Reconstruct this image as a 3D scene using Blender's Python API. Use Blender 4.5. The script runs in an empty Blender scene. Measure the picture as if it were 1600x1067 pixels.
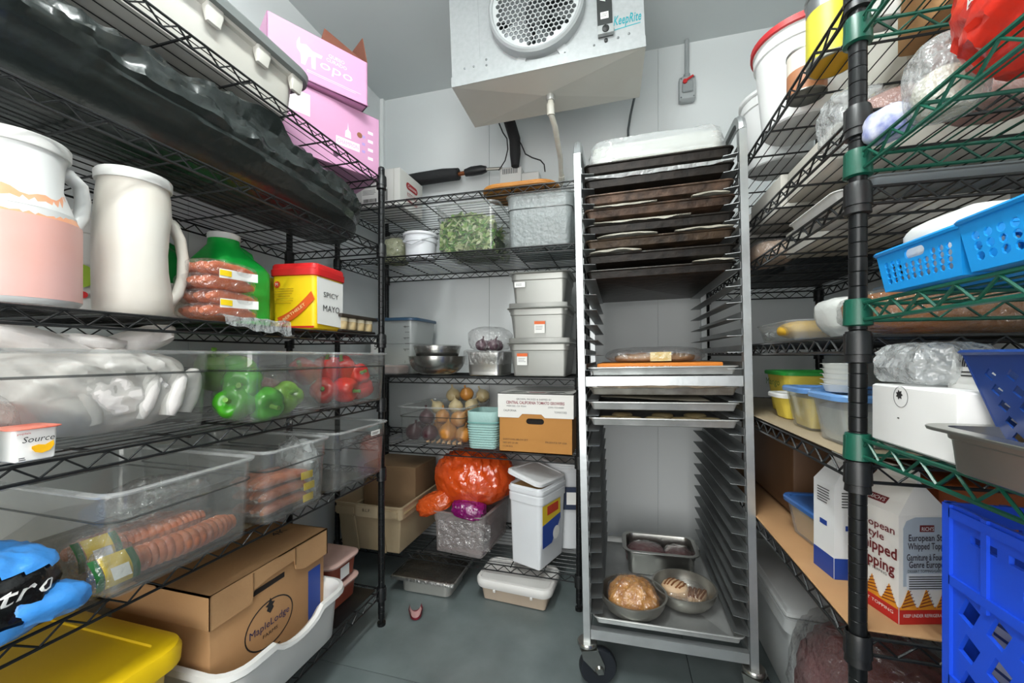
import bpy, math, random
from mathutils import Vector, Matrix, Euler, noise
from mathutils.geometry import tessellate_polygon
PI = math.pi
R = math.radians
S = bpy.context.scene
C = S.collection
random.seed(7)

# ---------------------------------------------------------------- camera, world, light, exposure
EYE = 1.10
cam = bpy.data.objects.new('camera', bpy.data.cameras.new('camera'))
C.objects.link(cam)
cam.location = (0, 0, EYE)
cam.rotation_euler = (R(90), 0, R(15.07))
cam.data.sensor_width = 36
cam.data.lens = 620 / 1600 * 36
cam.data.shift_y = 0.0147
cam.data.clip_start = 0.02
S.camera = cam
w = bpy.data.worlds.new('world'); S.world = w; w.use_nodes = True
w.node_tree.nodes['Background'].inputs[0].default_value = (.80, .88, .92, 1)
w.node_tree.nodes['Background'].inputs[1].default_value = 0.30

def area(name, loc, rot, sx, sy, power, col):
    l = bpy.data.lights.new(name, 'AREA'); l.shape = 'RECTANGLE'; l.size = sx; l.size_y = sy
    l.energy = power; l.color = col
    o = bpy.data.objects.new(name, l); C.objects.link(o); o.location = loc; o.rotation_euler = rot
    return o
# added fill light, set in an unseen opening behind the camera to brighten fronts
area('front_fill', (-.30, -1.02, 1.30), (R(-90), 0, R(180)), 1.3, 2.0, 27, (1, .985, .96))
LAMP = 84      # emission of the two lit tubes of the ceiling lamp
S.view_settings.view_transform = 'Standard'
S.view_settings.look = 'None'
S.view_settings.gamma = 1
S.view_settings.use_curve_mapping = False
S.view_settings.exposure = 0.74
S.cycles.transparent_max_bounces = 32
S.cycles.max_bounces = 8
S.cycles.diffuse_bounces = 5
S.cycles.sample_clamp_indirect = 6

# ---------------------------------------------------------------- materials
def lin(h):
    h = h.lstrip('#')
    f = lambda c: c / 12.92 if c <= .04045 else ((c + .055) / 1.055) ** 2.4
    return tuple(f(int(h[i:i + 2], 16) / 255) for i in (0, 2, 4)) + (1,)
MATS = {}
def mat(col, rough=.5, metal=0, bump=None, var=None, spec=.5, sss=0, coat=0, trans=0):
    """procedural principled material: col '#rrggbb', bump (scale, strength), var (scale, '#other', amount)"""
    key = (col, rough, metal, bump, var, spec, sss, coat, trans)
    if key in MATS: return MATS[key]
    m = bpy.data.materials.new('m' + col.strip('#')); m.use_nodes = True
    nt = m.node_tree; b = nt.nodes['Principled BSDF']; L = nt.links.new
    b.inputs['Base Color'].default_value = lin(col); b.inputs['Roughness'].default_value = rough
    b.inputs['Metallic'].default_value = metal; b.inputs['Specular IOR Level'].default_value = spec
    b.inputs['Coat Weight'].default_value = coat; b.inputs['Coat Roughness'].default_value = .12
    b.inputs['Transmission Weight'].default_value = trans
    if sss:
        b.inputs['Subsurface Weight'].default_value = sss; b.inputs['Subsurface Radius'].default_value = (.02, .02, .02)
    tc = nt.nodes.new('ShaderNodeTexCoord')
    if bump:
        n = nt.nodes.new('ShaderNodeTexNoise'); n.inputs['Scale'].default_value = bump[0]; n.inputs['Detail'].default_value = 4
        u = nt.nodes.new('ShaderNodeBump'); u.inputs['Strength'].default_value = bump[1]; u.inputs['Distance'].default_value = .01
        L(tc.outputs['Object'], n.inputs['Vector']); L(n.outputs['Fac'], u.inputs['Height']); L(u.outputs['Normal'], b.inputs['Normal'])
    if var:
        n = nt.nodes.new('ShaderNodeTexNoise'); n.inputs['Scale'].default_value = var[0]; n.inputs['Detail'].default_value = 6
        rp = nt.nodes.new('ShaderNodeValToRGB'); rp.color_ramp.elements[0].position = .5 - .22; rp.color_ramp.elements[1].position = .5 + .22
        a_, b_ = lin(col), lin(var[1]); t = var[2]
        rp.color_ramp.elements[0].color = a_
        rp.color_ramp.elements[1].color = tuple(a_[i] * (1 - t) + b_[i] * t for i in range(4))
        L(tc.outputs['Object'], n.inputs['Vector']); L(n.outputs['Fac'], rp.inputs['Fac']); L(rp.outputs['Color'], b.inputs['Base Color'])
    MATS[key] = m
    return m
def clear(tint='#ffffff', haze=.06, gloss=.10, rough=.05, bump=None, hcol='#ffffff'):
    """thin clear plastic: see-through, fresnel gloss, a little milky haze"""
    key = ('clear', tint, haze, gloss, rough, bump, hcol)
    if key in MATS: return MATS[key]
    m = bpy.data.materials.new('clear_plastic'); m.use_nodes = True
    nt = m.node_tree; nt.nodes.clear(); L = nt.links.new; N = nt.nodes.new
    out = N('ShaderNodeOutputMaterial'); tr = N('ShaderNodeBsdfTransparent'); gl = N('ShaderNodeBsdfGlossy'); df = N('ShaderNodeBsdfDiffuse')
    tr.inputs[0].default_value = lin(tint); gl.inputs['Roughness'].default_value = rough; df.inputs[0].default_value = lin(hcol)
    lw = N('ShaderNodeLayerWeight'); lw.inputs['Blend'].default_value = .25
    ma = N('ShaderNodeMath'); ma.operation = 'MULTIPLY_ADD'; ma.inputs[1].default_value = .55; ma.inputs[2].default_value = gloss
    ma.use_clamp = True
    m1 = N('ShaderNodeMixShader'); m2 = N('ShaderNodeMixShader'); m1.inputs[0].default_value = haze
    L(tr.outputs[0], m1.inputs[1]); L(df.outputs[0], m1.inputs[2])
    L(lw.outputs['Facing'], ma.inputs[0])
    pw = N('ShaderNodeMath'); pw.operation = 'POWER'; pw.inputs[1].default_value = 2.5; L(lw.outputs['Facing'], pw.inputs[0]); L(pw.outputs[0], ma.inputs[0])
    L(ma.outputs[0], m2.inputs[0]); L(m1.outputs[0], m2.inputs[1]); L(gl.outputs[0], m2.inputs[2]); L(m2.outputs[0], out.inputs[0])
    if bump:
        tc = N('ShaderNodeTexCoord'); n = N('ShaderNodeTexNoise'); n.inputs['Scale'].default_value = bump[0]; n.inputs['Detail'].default_value = 3
        u = N('ShaderNodeBump'); u.inputs['Strength'].default_value = bump[1]; u.inputs['Distance'].default_value = .02
        L(tc.outputs['Object'], n.inputs['Vector']); L(n.outputs['Fac'], u.inputs['Height'])
        for k in (gl, df, lw): L(u.outputs['Normal'], k.inputs['Normal'])
    MATS[key] = m
    return m

BLACKW = mat('#17191a', .38, 0, spec=.5)
POSTM = mat('#1b1d1e', .3, .4)
CLIPM = mat('#141516', .4)
GREENW = mat('#0f4d3c', .35, spec=.5)
ALU = mat('#c3c7c8', .36, .85, bump=(60, .05), var=(9, '#a2a6a7', .7))
ALUD = mat('#9da1a1', .42, .85, var=(7, '#7d8081', .8))
STEEL = mat('#b9b9b4', .25, .95, var=(8, '#8d8c87', .6))
WHITEP = mat('#d6d6d3', .42, spec=.45, sss=.0)
CARD = mat('#b48a5e', .8, bump=(120, .06), var=(6, '#a47a50', .5))
POLY = clear('#f6f7f6', .035, .05)
FILM = clear('#ffffff', .04, .15, .10, bump=(45, 1.0))
FILMW = clear('#f4f5f5', .30, .10, .18, bump=(35, 1.0), hcol='#e8ecec')
INK = mat('#202020', .6)
WHITEL = mat('#eeeeea', .55)
RED = mat('#c41a1c', .5)
BLUE = mat('#1f3f8f', .5)

# ---------------------------------------------------------------- geometry helpers
def rr(w, d, r, z, n=4, cx=0, cy=0):
    """rounded rectangle ring, counter-clockwise"""
    r = max(1e-4, min(r, w / 2 - 1e-4, d / 2 - 1e-4)); out = []
    for k, (sx, sy) in enumerate(((1, 1), (-1, 1), (-1, -1), (1, -1))):
        for i in range(n + 1):
            a = k * PI / 2 + i / n * PI / 2
            out.append(Vector((cx + sx * (w / 2 - r) + r * math.cos(a), cy + sy * (d / 2 - r) + r * math.sin(a), z)))
    return out
def ring(r, z, n=24, cx=0, cy=0, ph=0):
    return [Vector((cx + r * math.cos(2 * PI * i / n + ph), cy + r * math.sin(2 * PI * i / n + ph), z)) for i in range(n)]
def disc2(cx, cy, rx, ry=None, n=20, ph=0):
    ry = rx if ry is None else ry
    return [(cx + rx * math.cos(2 * PI * i / n + ph), cy + ry * math.sin(2 * PI * i / n + ph)) for i in range(n)]
def rect2(x0, x1, y0, y1): return [(x0, y0), (x1, y0), (x1, y1), (x0, y1)]
def stad2(cx, cy, w, h, n=6):
    r = min(w, h) / 2; o = []
    for sx, a0 in ((1, -PI / 2), (-1, PI / 2)):
        for i in range(n + 1):
            a = a0 + PI * i / n
            o.append((cx + sx * (w / 2 - r) + r * math.cos(a), cy + r * math.sin(a)))
    return o
FRONT = lambda y=0: Matrix(((1, 0, 0, 0), (0, 0, -1, y), (0, 1, 0, 0), (0, 0, 0, 1)))     # plate u->x, v->z, faces -y
RIGHT = lambda x=0: Matrix(((0, 0, 1, x), (1, 0, 0, 0), (0, 1, 0, 0), (0, 0, 0, 1)))      # u->y, v->z, faces +x
LEFT = lambda x=0: Matrix(((0, 0, -1, x), (-1, 0, 0, 0), (0, 1, 0, 0), (0, 0, 0, 1)))     # u->-y, v->z, faces -x
TOP = lambda z=0: Matrix(((1, 0, 0, 0), (0, 1, 0, 0), (0, 0, 1, z), (0, 0, 0, 1)))
T = Matrix.Translation
def rot(ax, deg): return Matrix.Rotation(R(deg), 4, ax)

class G:
    def __init__(s): s.v = []; s.f = []
    def add(s, vs, fs, M=None):
        b = len(s.v); s.v += [(M @ Vector(p)) if M else Vector(p) for p in vs]; s.f += [[i + b for i in f] for f in fs]
        return s
    def box(s, x0, x1, y0, y1, z0, z1, M=None):
        return s.add([(x, y, z) for z in (z0, z1) for y in (y0, y1) for x in (x0, x1)],
                     [(0, 2, 3, 1), (4, 5, 7, 6), (0, 1, 5, 4), (2, 6, 7, 3), (0, 4, 6, 2), (1, 3, 7, 5)], M)
    def loft(s, rings, c0=True, c1=True, closed=True, M=None):
        n = len(rings[0]); vs = [p for r in rings for p in r]; fs = []
        for k in range(len(rings) - 1):
            for i in range(n if closed else n - 1):
                j = (i + 1) % n
                fs.append((k * n + i, k * n + j, (k + 1) * n + j, (k + 1) * n + i))
        if c0: fs.append(tuple(range(n))[::-1])
        if c1: fs.append(tuple((len(rings) - 1) * n + i for i in range(n)))
        return s.add(vs, fs, M)
    def rbox(s, w, d, h, r=.004, z=0, cx=0, cy=0, M=None, b=None):
        """box with rounded upright edges and bevelled rims"""
        b = r if b is None else b
        return s.loft([rr(w - 2 * b, d - 2 * b, r, z, 2, cx, cy), rr(w, d, r, z + b, 2, cx, cy), rr(w, d, r, z + h - b, 2, cx, cy), rr(w - 2 * b, d - 2 * b, r, z + h, 2, cx, cy)], M=M)
    def prof(s, w, d, r, pr, n=4, c0=True, c1=True, cx=0, cy=0, M=None):
        """loft of rounded rectangles: pr is a list of (offset, z)"""
        return s.loft([rr(w + 2 * o, d + 2 * o, max(r + o, .002), z, n, cx, cy) for o, z in pr], c0, c1, M=M)
    def lathe(s, pr, n=24, M=None, c0=True, c1=True, cx=0, cy=0):
        return s.loft([ring(max(r, 1e-4), z, n, cx, cy) for r, z in pr], c0, c1, M=M)
    def tube(s, pts, r, n=6, closed=False, M=None, up=None):
        pts = [Vector(p) for p in pts]; rings = []; N = len(pts); pr = None
        for i, p in enumerate(pts):
            if closed: t = (pts[(i + 1) % N] - pts[i - 1])
            else: t = pts[min(i + 1, N - 1)] - pts[max(i - 1, 0)]
            if t.length < 1e-9: t = Vector((0, 0, 1))
            t.normalize()
            if pr is None: a = Vector((0, 0, 1)) if abs(t.z) < .9 else Vector((1, 0, 0))
            else: a = pr
            x = (a - t * a.dot(t)); x.normalize(); y = t.cross(x); pr = x
            q = r[i] if isinstance(r, (list, tuple)) else r
            rings.append([p + (x * math.cos(2 * PI * k / n) + y * math.sin(2 * PI * k / n)) * q for k in range(n)])
        if closed: rings.append(rings[0])
        return s.loft(rings, not closed, not closed, M=M)
    def rod(s, a, b, r, n=4, M=None): return s.tube([a, b], r, n, M=M)
    def plate(s, outer, holes=(), t=.002, M=None):
        """flat plate with real holes; 2-d loops, front face at w=0, thickness going to w=-t"""
        loops = [list(outer)] + [list(h) for h in holes]
        tri = tessellate_polygon([[Vector((x, y, 0)) for x, y in l] for l in loops])
        flat = [p for l in loops for p in l]; n = len(flat)
        vs = [(x, y, 0) for x, y in flat]; fs = []
        for a, b, c in tri:
            A, B, D = flat[a], flat[b], flat[c]
            if (B[0] - A[0]) * (D[1] - A[1]) - (B[1] - A[1]) * (D[0] - A[0]) < 0: b, c = c, b
            fs.append((a, b, c))
        if t:
            vs += [(x, y, -t) for x, y in flat]; fs += [(c + n, b + n, a + n) for a, b, c in fs]
            o = 0
            for l in loops:
                m = len(l)
                for i in range(m):
                    j = (i + 1) % m; fs.append((o + i, o + i + n, o + j + n, o + j))
                o += m
        return s.add(vs, fs, M)
    def grid(s, nu, nv, fn, M=None):
        vs = [fn(i / nu, j / nv) for j in range(nv + 1) for i in range(nu + 1)]
        return s.add(vs, [(j * (nu + 1) + i, j * (nu + 1) + i + 1, (j + 1) * (nu + 1) + i + 1, (j + 1) * (nu + 1) + i) for j in range(nv) for i in range(nu)], M)
    def join(s, g, M=None): return s.add(g.v, g.f, M)
    def warp(s, fn): s.v = [Vector(fn(p)) for p in s.v]; return s
    def build(s, name, m, parent=None, smooth=True, loc=None, sharp=38, kind=None, **tags):
        me = bpy.data.meshes.new(name); me.from_pydata([tuple(p) for p in s.v], [], s.f); me.materials.append(m)
        if smooth and len(me.polygons):
            me.polygons.foreach_set('use_smooth', [True] * len(me.polygons)); me.set_sharp_from_angle(angle=R(sharp))
        o = bpy.data.objects.new(name, me); C.objects.link(o)
        if parent: o.parent = parent
        if loc: o.location = loc
        if kind: o['kind'] = kind
        for k, v in tags.items(): o[k] = v
        return o

def thing(name, label, cat, loc=(0, 0, 0), rz=0, group=None):
    o = bpy.data.objects.new(name, None); C.objects.link(o); o.empty_display_size = .05
    o.location = loc; o.rotation_euler = (0, 0, R(rz)); o['label'] = label; o['category'] = cat
    if group: o['group'] = group
    return o
def dup(root, loc, rz=None, label=None):
    def cp(o, par):
        c = o.copy(); C.objects.link(c)
        if par: c.parent = par
        for ch in list(o.children): cp(ch, c)
        return c
    r = cp(root, None); r.location = loc
    if rz is not None: r.rotation_euler = (0, 0, R(rz))
    if label: r['label'] = label
    return r
_txt = {}
def text(s, parent, M, u, v, h, m, width=None, name='lettering', shear=0, bold=0, space=1):
    """flat print: string centred at (u, v) of the surface matrix M, cap height about h, squeezed to width"""
    cu = bpy.data.curves.new('t', 'FONT'); cu.body = s; cu.size = 1; cu.align_x = 'CENTER'; cu.align_y = 'CENTER'
    cu.resolution_u = 2; cu.shear = shear; cu.offset = bold; cu.space_line = 1.0; cu.space_character = space
    ob = bpy.data.objects.new('t', cu); me = bpy.data.meshes.new_from_object(ob)
    bpy.data.objects.remove(ob); bpy.data.curves.remove(cu)
    xs = [q.co.x for q in me.vertices]; ys = [q.co.y for q in me.vertices]
    if not xs: return
    nl = s.count('\n') + 1
    k = h / .72; kx = (width / (max(xs) - min(xs))) if width else k
    cx, cy = (max(xs) + min(xs)) / 2, (max(ys) + min(ys)) / 2
    for q in me.vertices:
        q.co = M @ Vector((u + (q.co.x - cx) * kx, v + (q.co.y - cy) * k, .0012))
    me.materials.append(m); me.name = name
    o = bpy.data.objects.new(name, me); C.objects.link(o); o.parent = parent
    return o
def sticker(parent, M, outer, m, name='label', z=.0007, holes=(), **k):
    return G().plate(outer, holes, .0004, M @ T((0, 0, z))).build(name, m, parent, smooth=False, **k)
def lines(parent, M, u0, u1, v0, dv, n, h, m, name='fine_print', jag=True):
    g = G()
    for i in range(n):
        e = u1 - (random.random() * .25 * (u1 - u0) if jag else 0)
        g.plate(rect2(u0, e, v0 - i * dv, v0 - i * dv + h), (), 0, M @ T((0, 0, .0011)))
    return g.build(name, m, parent, smooth=False, kind='stuff')
def barcode(parent, M, u0, u1, v0, v1, name='barcode'):
    g = G(); u = u0
    while u < u1:
        a = random.choice((.001, .0015, .0025)); g.plate(rect2(u, min(u + a, u1), v0, v1), (), 0, M @ T((0, 0, .0012))); u += a + random.choice((.001, .0018))
    return g.build(name, INK, parent, smooth=False, kind='stuff')
def ridge(p, f, o=0):
    q = Vector(p) * f + Vector((o, o * 1.7, -o))
    return 1 - abs(noise.noise(q)) * 2
def blob(sx, sy, sz, n=28, e=.8, amp=.1, freq=9, seed=0, flat=.75, ridged=True, M=None):
    """crumpled lump standing on z=0, half sizes sx, sy and height sz"""
    g = G(); nv = max(8, int(n * .7))
    sg = lambda c, k: math.copysign(abs(c) ** k, c)
    def fn(a, b):
        th = a * 2 * PI; ph = (b - .5) * PI
        x = sg(math.cos(ph), e) * sg(math.cos(th), e); y = sg(math.cos(ph), e) * sg(math.sin(th), e); z = sg(math.sin(ph), e)
        d = Vector((x, y, z)); p = Vector((x * sx, y * sy, z * sz * .5))
        q = p * freq * 1.8 + Vector((seed * 3.1, seed * 1.7, seed))
        k = (1 - 2 * abs(noise.noise(q))) * .6 + (1 - 2 * abs(noise.noise(q * 2.3))) * .3 if ridged else noise.noise(q) + .4 * noise.noise(q * 2.5)
        p = p * (1 + amp * k)
        zz = p.z + sz * .5
        if zz < (1 - flat) * sz * .5: zz = (zz - (1 - flat) * sz * .5) * .08 + (1 - flat) * sz * .5
        zz -= (1 - flat) * sz * .5 - .002
        return (p.x, p.y, max(zz, .001))
    g.grid(n, nv, fn)
    if M: g.v = [M @ p for p in g.v]
    return g

# ---------------------------------------------------------------- the setting
X0, X1, Y0, Y1, ZC = -1.46, .93, -1.05, 2.23, 2.73
WALLM = mat('#d9dddd', .5, var=(1.3, '#cfd4d5', .8))
WALLJ = mat('#b4babb', .6)
CEILM = mat('#cdd3d3', .6, var=(.9, '#c4cacb', .8))
FLOORM = mat('#717b7b', .32, var=(7, '#5a6464', .9), bump=(22, .10))
def struct(name, g, m, parent=None, **k):
    o = g.build(name, m, parent, smooth=False)
    if not parent: o['kind'] = 'structure'
    return o
fl = struct('floor', G().box(X0 - .1, X1 + .1, Y0 - .1, Y1 + .1, -.1, -.004), mat('#343b3c', .8))
xs = [X0, .24, X1]; ys = [Y0, .0, 1.21, Y1]
for i in range(2):
    for j in range(3):
        struct('floor_panel', G().box(xs[i] + .0015, xs[i + 1] - .0015, ys[j] + .0015, ys[j + 1] - .0015, -.02, 0), FLOORM, fl)
struct('ceiling', G().box(X0 - .1, X1 + .1, Y0 - .1, Y1 + .1, ZC, ZC + .1), CEILM)
def wall(name, a, b, panels, place):
    o = struct(name, G().box(*place(a - .1, b + .1, .006, .1)), WALLJ)
    for p, q in zip(panels[:-1], panels[1:]):
        struct('wall_panel', G().box(*place(p + .001, q - .001, 0, .012)), WALLM, o)
wall('wall_back', X0, X1, [X0, -.74, .2, X1], lambda a, b, p, q: (a, b, Y1 + p, Y1 + q, 0, ZC))
wall('wall_left', Y0, Y1, [Y0, -.1, 1.05, Y1], lambda a, b, p, q: (X0 - q, X0 - p, a, b, 0, ZC))
wall('wall_right', Y0, Y1, [Y0, -.1, 1.05, Y1], lambda a, b, p, q: (X1 + p, X1 + q, a, b, 0, ZC))
g = G().box(X0, -1.02, Y0 - .1, Y0, 0, ZC).box(.42, X1, Y0 - .1, Y0, 0, ZC).box(-1.02, .42, Y0 - .1, Y0, 2.35, ZC)
struct('wall_front', g, WALLM)
struct('trim_1', G().box(X0, X0 + .022, Y1 - .022, Y1, 0, ZC), mat('#e6e9e9', .5))
struct('trim_2', G().box(X1 - .022, X1, Y1 - .022, Y1, 0, ZC), mat('#e6e9e9', .5))
lamp = thing('ceiling_lamp', 'long white tube lamp under the ceiling over the aisle', 'lamp', (-.28, .22, 2.73))
G().rbox(.09, 1.15, .05, .01, -.051).build('lamp_housing', WHITEP, lamp)
em = bpy.data.materials.new('lit_tube'); em.use_nodes = True; em.node_tree.nodes.clear()
_o = em.node_tree.nodes.new('ShaderNodeOutputMaterial'); _e = em.node_tree.nodes.new('ShaderNodeEmission'); _e.inputs[0].default_value = (.96, 1, .98, 1); _e.inputs[1].default_value = LAMP
em.node_tree.links.new(_e.outputs[0], _o.inputs[0])
for x in (-.045, .045): G().tube([(x, -.52, -.105), (x, .52, -.105)], .014, 12).build('lamp_tube', em, lamp)

# ---------------------------------------------------------------- wire shelving
def shelf_frame(root, L, D, z, m, n_wires=16, step=.15, clipm=None, truss=.033):
    """one wire shelf in the unit's frame: rails, crossbars; its wires and zigzag trusses are sub-parts"""
    h, d = L / 2, D / 2; r = .0032
    g = G()
    for zz in (z - .004, z - truss):
        for a, b in (((-h, -d), (h, -d)), ((-h, d), (h, d)), ((-h, -d), (-h, d)), ((h, -d), (h, d))):
            g.rod((*a, zz), (*b, zz), r, 6)
    k = max(2, round(L / step))
    for i in range(1, k):
        x = -h + L * i / k; g.rod((x, -d, z - .008), (x, d, z - .008), .003, 5)
    for sx in (-1, 1):
        for sy in (-1, 1):
            g.lathe([(.0165, z - truss - .005), (.0205, z - truss - .003), (.0195, z - .004), (.0175, z + .004)], 12, T((sx * h, sy * d, 0)), False, False)
            g.box(sx * h - .004, sx * h + .004, sy * d - .02, sy * d + .02, z - truss - .002, z)
    sh = g.build('shelf', m, root)
    g = G()
    for i in range(n_wires):
        y = -d + D * (i + .5) / n_wires; g.rod((-h, y, z - .002), (h, y, z - .002), .0017, 4)
    g.build('wire_mat', m, sh, kind='stuff')
    for a, b in (((-h, -d), (h, -d)), ((-h, d), (h, d)), ((-h, -d), (-h, d)), ((h, -d), (h, d))):
        a, b = Vector((*a, 0)), Vector((*b, 0)); n = max(2, round((b - a).length / .031)); n += n % 2
        pts = [a.lerp(b, i / n) + Vector((0, 0, (z - .006) if i % 2 else (z - truss + .002))) for i in range(n + 1)]
        G().tube(pts, .0024, 5).build('truss', m, sh)
    return sh
def post(root, x, y, z0, z1, levels, r=.0132, foot=True):
    pr = [(r * .7, z0)] if not foot else [(.017, z0), (.017, z0 + .012), (.008, z0 + .013), (.008, z0 + .03)]
    z = z0 + .03; pr += [(r, z)]
    while z < z1 - .03:
        z += .0254; pr += [(r, z - .0022), (r - .0012, z - .0012), (r, z)]
    pr += [(r, z1 - .004), (r * .8, z1)]
    p = G().lathe(pr, 12, T((x, y, 0))).build('post', POSTM, root)
    for l in levels:
        G().lathe([(r + .001, l - .052), (r + .0065, l - .05), (r + .0055, l - .04), (r + .0035, l - .012), (r + .0012, l - .01)], 14, T((x, y, 0)), False, False).build('clip', CLIPM, p)
    return p
def shelving(name, label, cx, cy, L, D, rz, levels, top, m=BLACKW, posts=((-1, -1), (1, -1), (1, 1), (-1, 1)), nw=16):
    t = thing(name, label, 'shelving', (cx, cy, 0), rz)
    for sx, sy in posts: post(t, sx * L / 2, sy * D / 2, 0, top, levels)
    for z in levels: shelf_frame(t, L, D, z, m, nw)
    return t
LS = (1.835, 1.556, 1.187, .926, .643, .153)
shelving('wire_shelving', 'long black wire shelving unit along the left wall with six loaded shelves', -1.17, .53, 1.804, .46, 90, LS, 1.875, nw=11)
BS = (1.872, 1.597, 1.006, .664, .150)
shelving('wire_shelving', 'black wire shelving unit against the back wall under the cooling unit', -.7835, 1.965, 1.233, .45, 0, BS, 1.93, nw=13)
RS = (1.757, 1.534, 1.40, 1.140, .913, .612)
rt = shelving('wire_shelving', 'black wire shelving unit on the right behind the baking tray rack', .636, 1.455, 1.245, .46, -90, RS, 2.15, nw=14)
GS = (1.69, 1.457, 1.196, .961)
gt = thing('green_wire_shelving', 'green wire shelving unit joined to the black post on the right', 'shelving', (.636, .2025, 0), -90)
for sx, sy in ((1, -1), (1, 1)): post(gt, sx * .63, sy * .23, 0, 2.15, GS)
for z in GS:
    sh = shelf_frame(gt, 1.26, .46, z, GREENW, 14)
    for sy in (-1, 1):
        G().lathe([(.0142, z - .043), (.021, z - .041), (.0195, z - .004), (.018, z + .004), (.0142, z + .005)], 16, T((-.63, sy * .23, 0)), False, False).build('corner_sleeve', GREENW, sh)
for sh in [c for c in gt.children if c.name.startswith('shelf')]:
    pass

# ---------------------------------------------------------------- sheet pan rack (leans one degree to the left)
RK = Matrix.Translation((.150, 1.345, 0)) @ Matrix.Rotation(R(-1.15), 4, 'Y')       # rack frame: x across, y into depth from its front, z up
RW, RD = .500, .655
def rk(x, y, z): return RK @ Vector((x, y, z))
def rthing(name, label, cat, x, y, z, rz=0, group=None):
    o = thing(name, label, cat, rk(x, y, z), rz, group); o.rotation_euler = (RK @ Matrix.Rotation(R(rz), 4, 'Z')).to_euler(); return o
rack = rthing('sheet_pan_rack', 'tall aluminium sheet pan rack on casters standing before the back wall', 'rack', 0, 0, 0)
hw = RW / 2
for sx in (-1, 1):
    for y in (.014, RD - .014):
        g = G().box(sx * hw - .011, sx * hw + .011, y - .013, y + .013, .15, 1.79)
        g.build('upright', ALU, rack)
    pts = [(sx * hw, .014 + .05 - .05 * math.cos(a), 1.79 + .05 * math.sin(a)) for a in [PI / 2 * i / 5 for i in range(6)]]
    pts += [(sx * hw, RD - .064 + .05 * math.sin(a), 1.79 + .05 * math.cos(a)) for a in [PI / 2 * i / 5 for i in range(6)]]
    G().tube(pts, .0145, 8).build('top_rail', ALU, rack)
    G().box(sx * hw - .012, sx * hw + .012, .02, RD - .02, .165, .195).build('bottom_rail', ALU, rack)
    for k in range(30):
        z = .245 + .0508 * k
        prf = [(0, .022), (.0015, .022), (.0015, .0015), (.040, .0015), (.040, 0), (0, 0)]
        a = [Vector((sx * (hw - .013 - u), .004, z + v)) for u, v in prf]; b = [Vector((sx * (hw - .013 - u), RD - .004, z + v)) for u, v in prf]
        a[2:5] = [p + Vector((0, .012 if abs(p.x) < hw - .045 else 0, 0)) for p in a[2:5]]
        G().loft([a, b]).build('runner', ALUD, rack, smooth=False)
for y in (.006, RD - .03):
    for z in (.160, 1.005):
        G().box(-hw + .013, hw - .013, y, y + .022, z, z + .032).build('crossbar', ALU, rack)
for sx in (-1, 1):
    for y in (.014, RD - .014):
        a = 18 if sx < 0 else -35
        M = T((sx * hw, y, 0)) @ rot('Z', a)
        c = G().lathe([(.030, .150), (.033, .146), (.033, .138), (.022, .132), (.014, .125)], 18, T((sx * hw, y, 0))).build('caster', STEEL, rack)
        g = G()
        for q in (-1, 1): g.plate([(-.026, .128), (.030, .128), (.052, .075), (.048, .046), (.030, .046), (-.02, .1)], (), .0025, M @ T((0, q * .024 - .00125 * q, 0)) @ Matrix(((1, 0, 0, 0), (0, 0, -1, 0), (0, 1, 0, 0), (0, 0, 0, 1))))
        g.box(-.026, .03, -.0255, .0255, .126, .130, M); g.build('fork', STEEL, c, smooth=False)
        W = M @ T((.034, 0, .0625)) @ rot('X', 90)
        G().lathe([(.024, -.012), (.045, -.015), (.058, -.015), (.0625, -.009), (.0625, .009), (.058, .015), (.045, .015), (.024, .012)], 28, W).build('wheel', mat('#1d2127', .45), c)
        G().lathe([(.006, -.03), (.010, -.03), (.022, -.0135), (.022, .0135), (.010, .03), (.006, .03)], 16, W).build('axle', STEEL, c)
PANW, PAND = .462, .640
def pan_shape(w=PANW, d=PAND, h=.025, r=.022):
    return G().prof(w, d, r, [(-.019, 0), (-.015, .002), (-.0075, h - .003), (-.001, h - .002), (.0005, h), (-.0005, h + .003), (-.004, h + .0035), (-.008, h), (-.0165, .004), (-.021, .002)], 4)
DARKPAN = mat('#12110f', .45, .3, bump=(30, .3), var=(30, '#3a3028', .6))
def sheet_pan(k, label, m, z=None, y=0, rz=0, group=None):
    z = .245 + .0508 * k + .0025 if z is None else z
    t = rthing('sheet_pan', label, 'tray', 0, .01 + PAND / 2 + y, z, rz, group)
    pan_shape().build('pan', m, t)
    return t
PAPER = mat('#a9a69b', .7, bump=(25, .4), var=(16, '#7d7868', .7))
def liner(t, a0, a1, rise, sag, seed, m=PAPER, h=.025):
    """crumpled baking paper whose edge sticks out over the front rim"""
    def fn(a, b):
        x = a0 + (a1 - a0) * a
        if b < .3:
            n = noise.noise(Vector((x * 22, 3, seed))); return (x, -PAND / 2 - .012 - .004 * n, h + .006 + rise * .5 * (1 - abs(2 * a - 1) ** 3) - (1 - b / .3) * (sag + .008 + .008 * n) * (1 - abs(2 * a - 1) ** 4))
        y = -PAND / 2 - .010 + .12 * (b - .3)
        n = noise.noise(Vector((x * 14, b * 3, seed)))
        z = h + .005 + rise * (0.3 + .7 * abs(n)) * (1 - abs(2 * a - 1) ** 3) * (1 - b * .8) - sag * (1 - b) * (.5 + .5 * n)
        return (x, y, z)
    G().grid(30, 10, fn).build('paper_liner', m, t)
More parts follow.
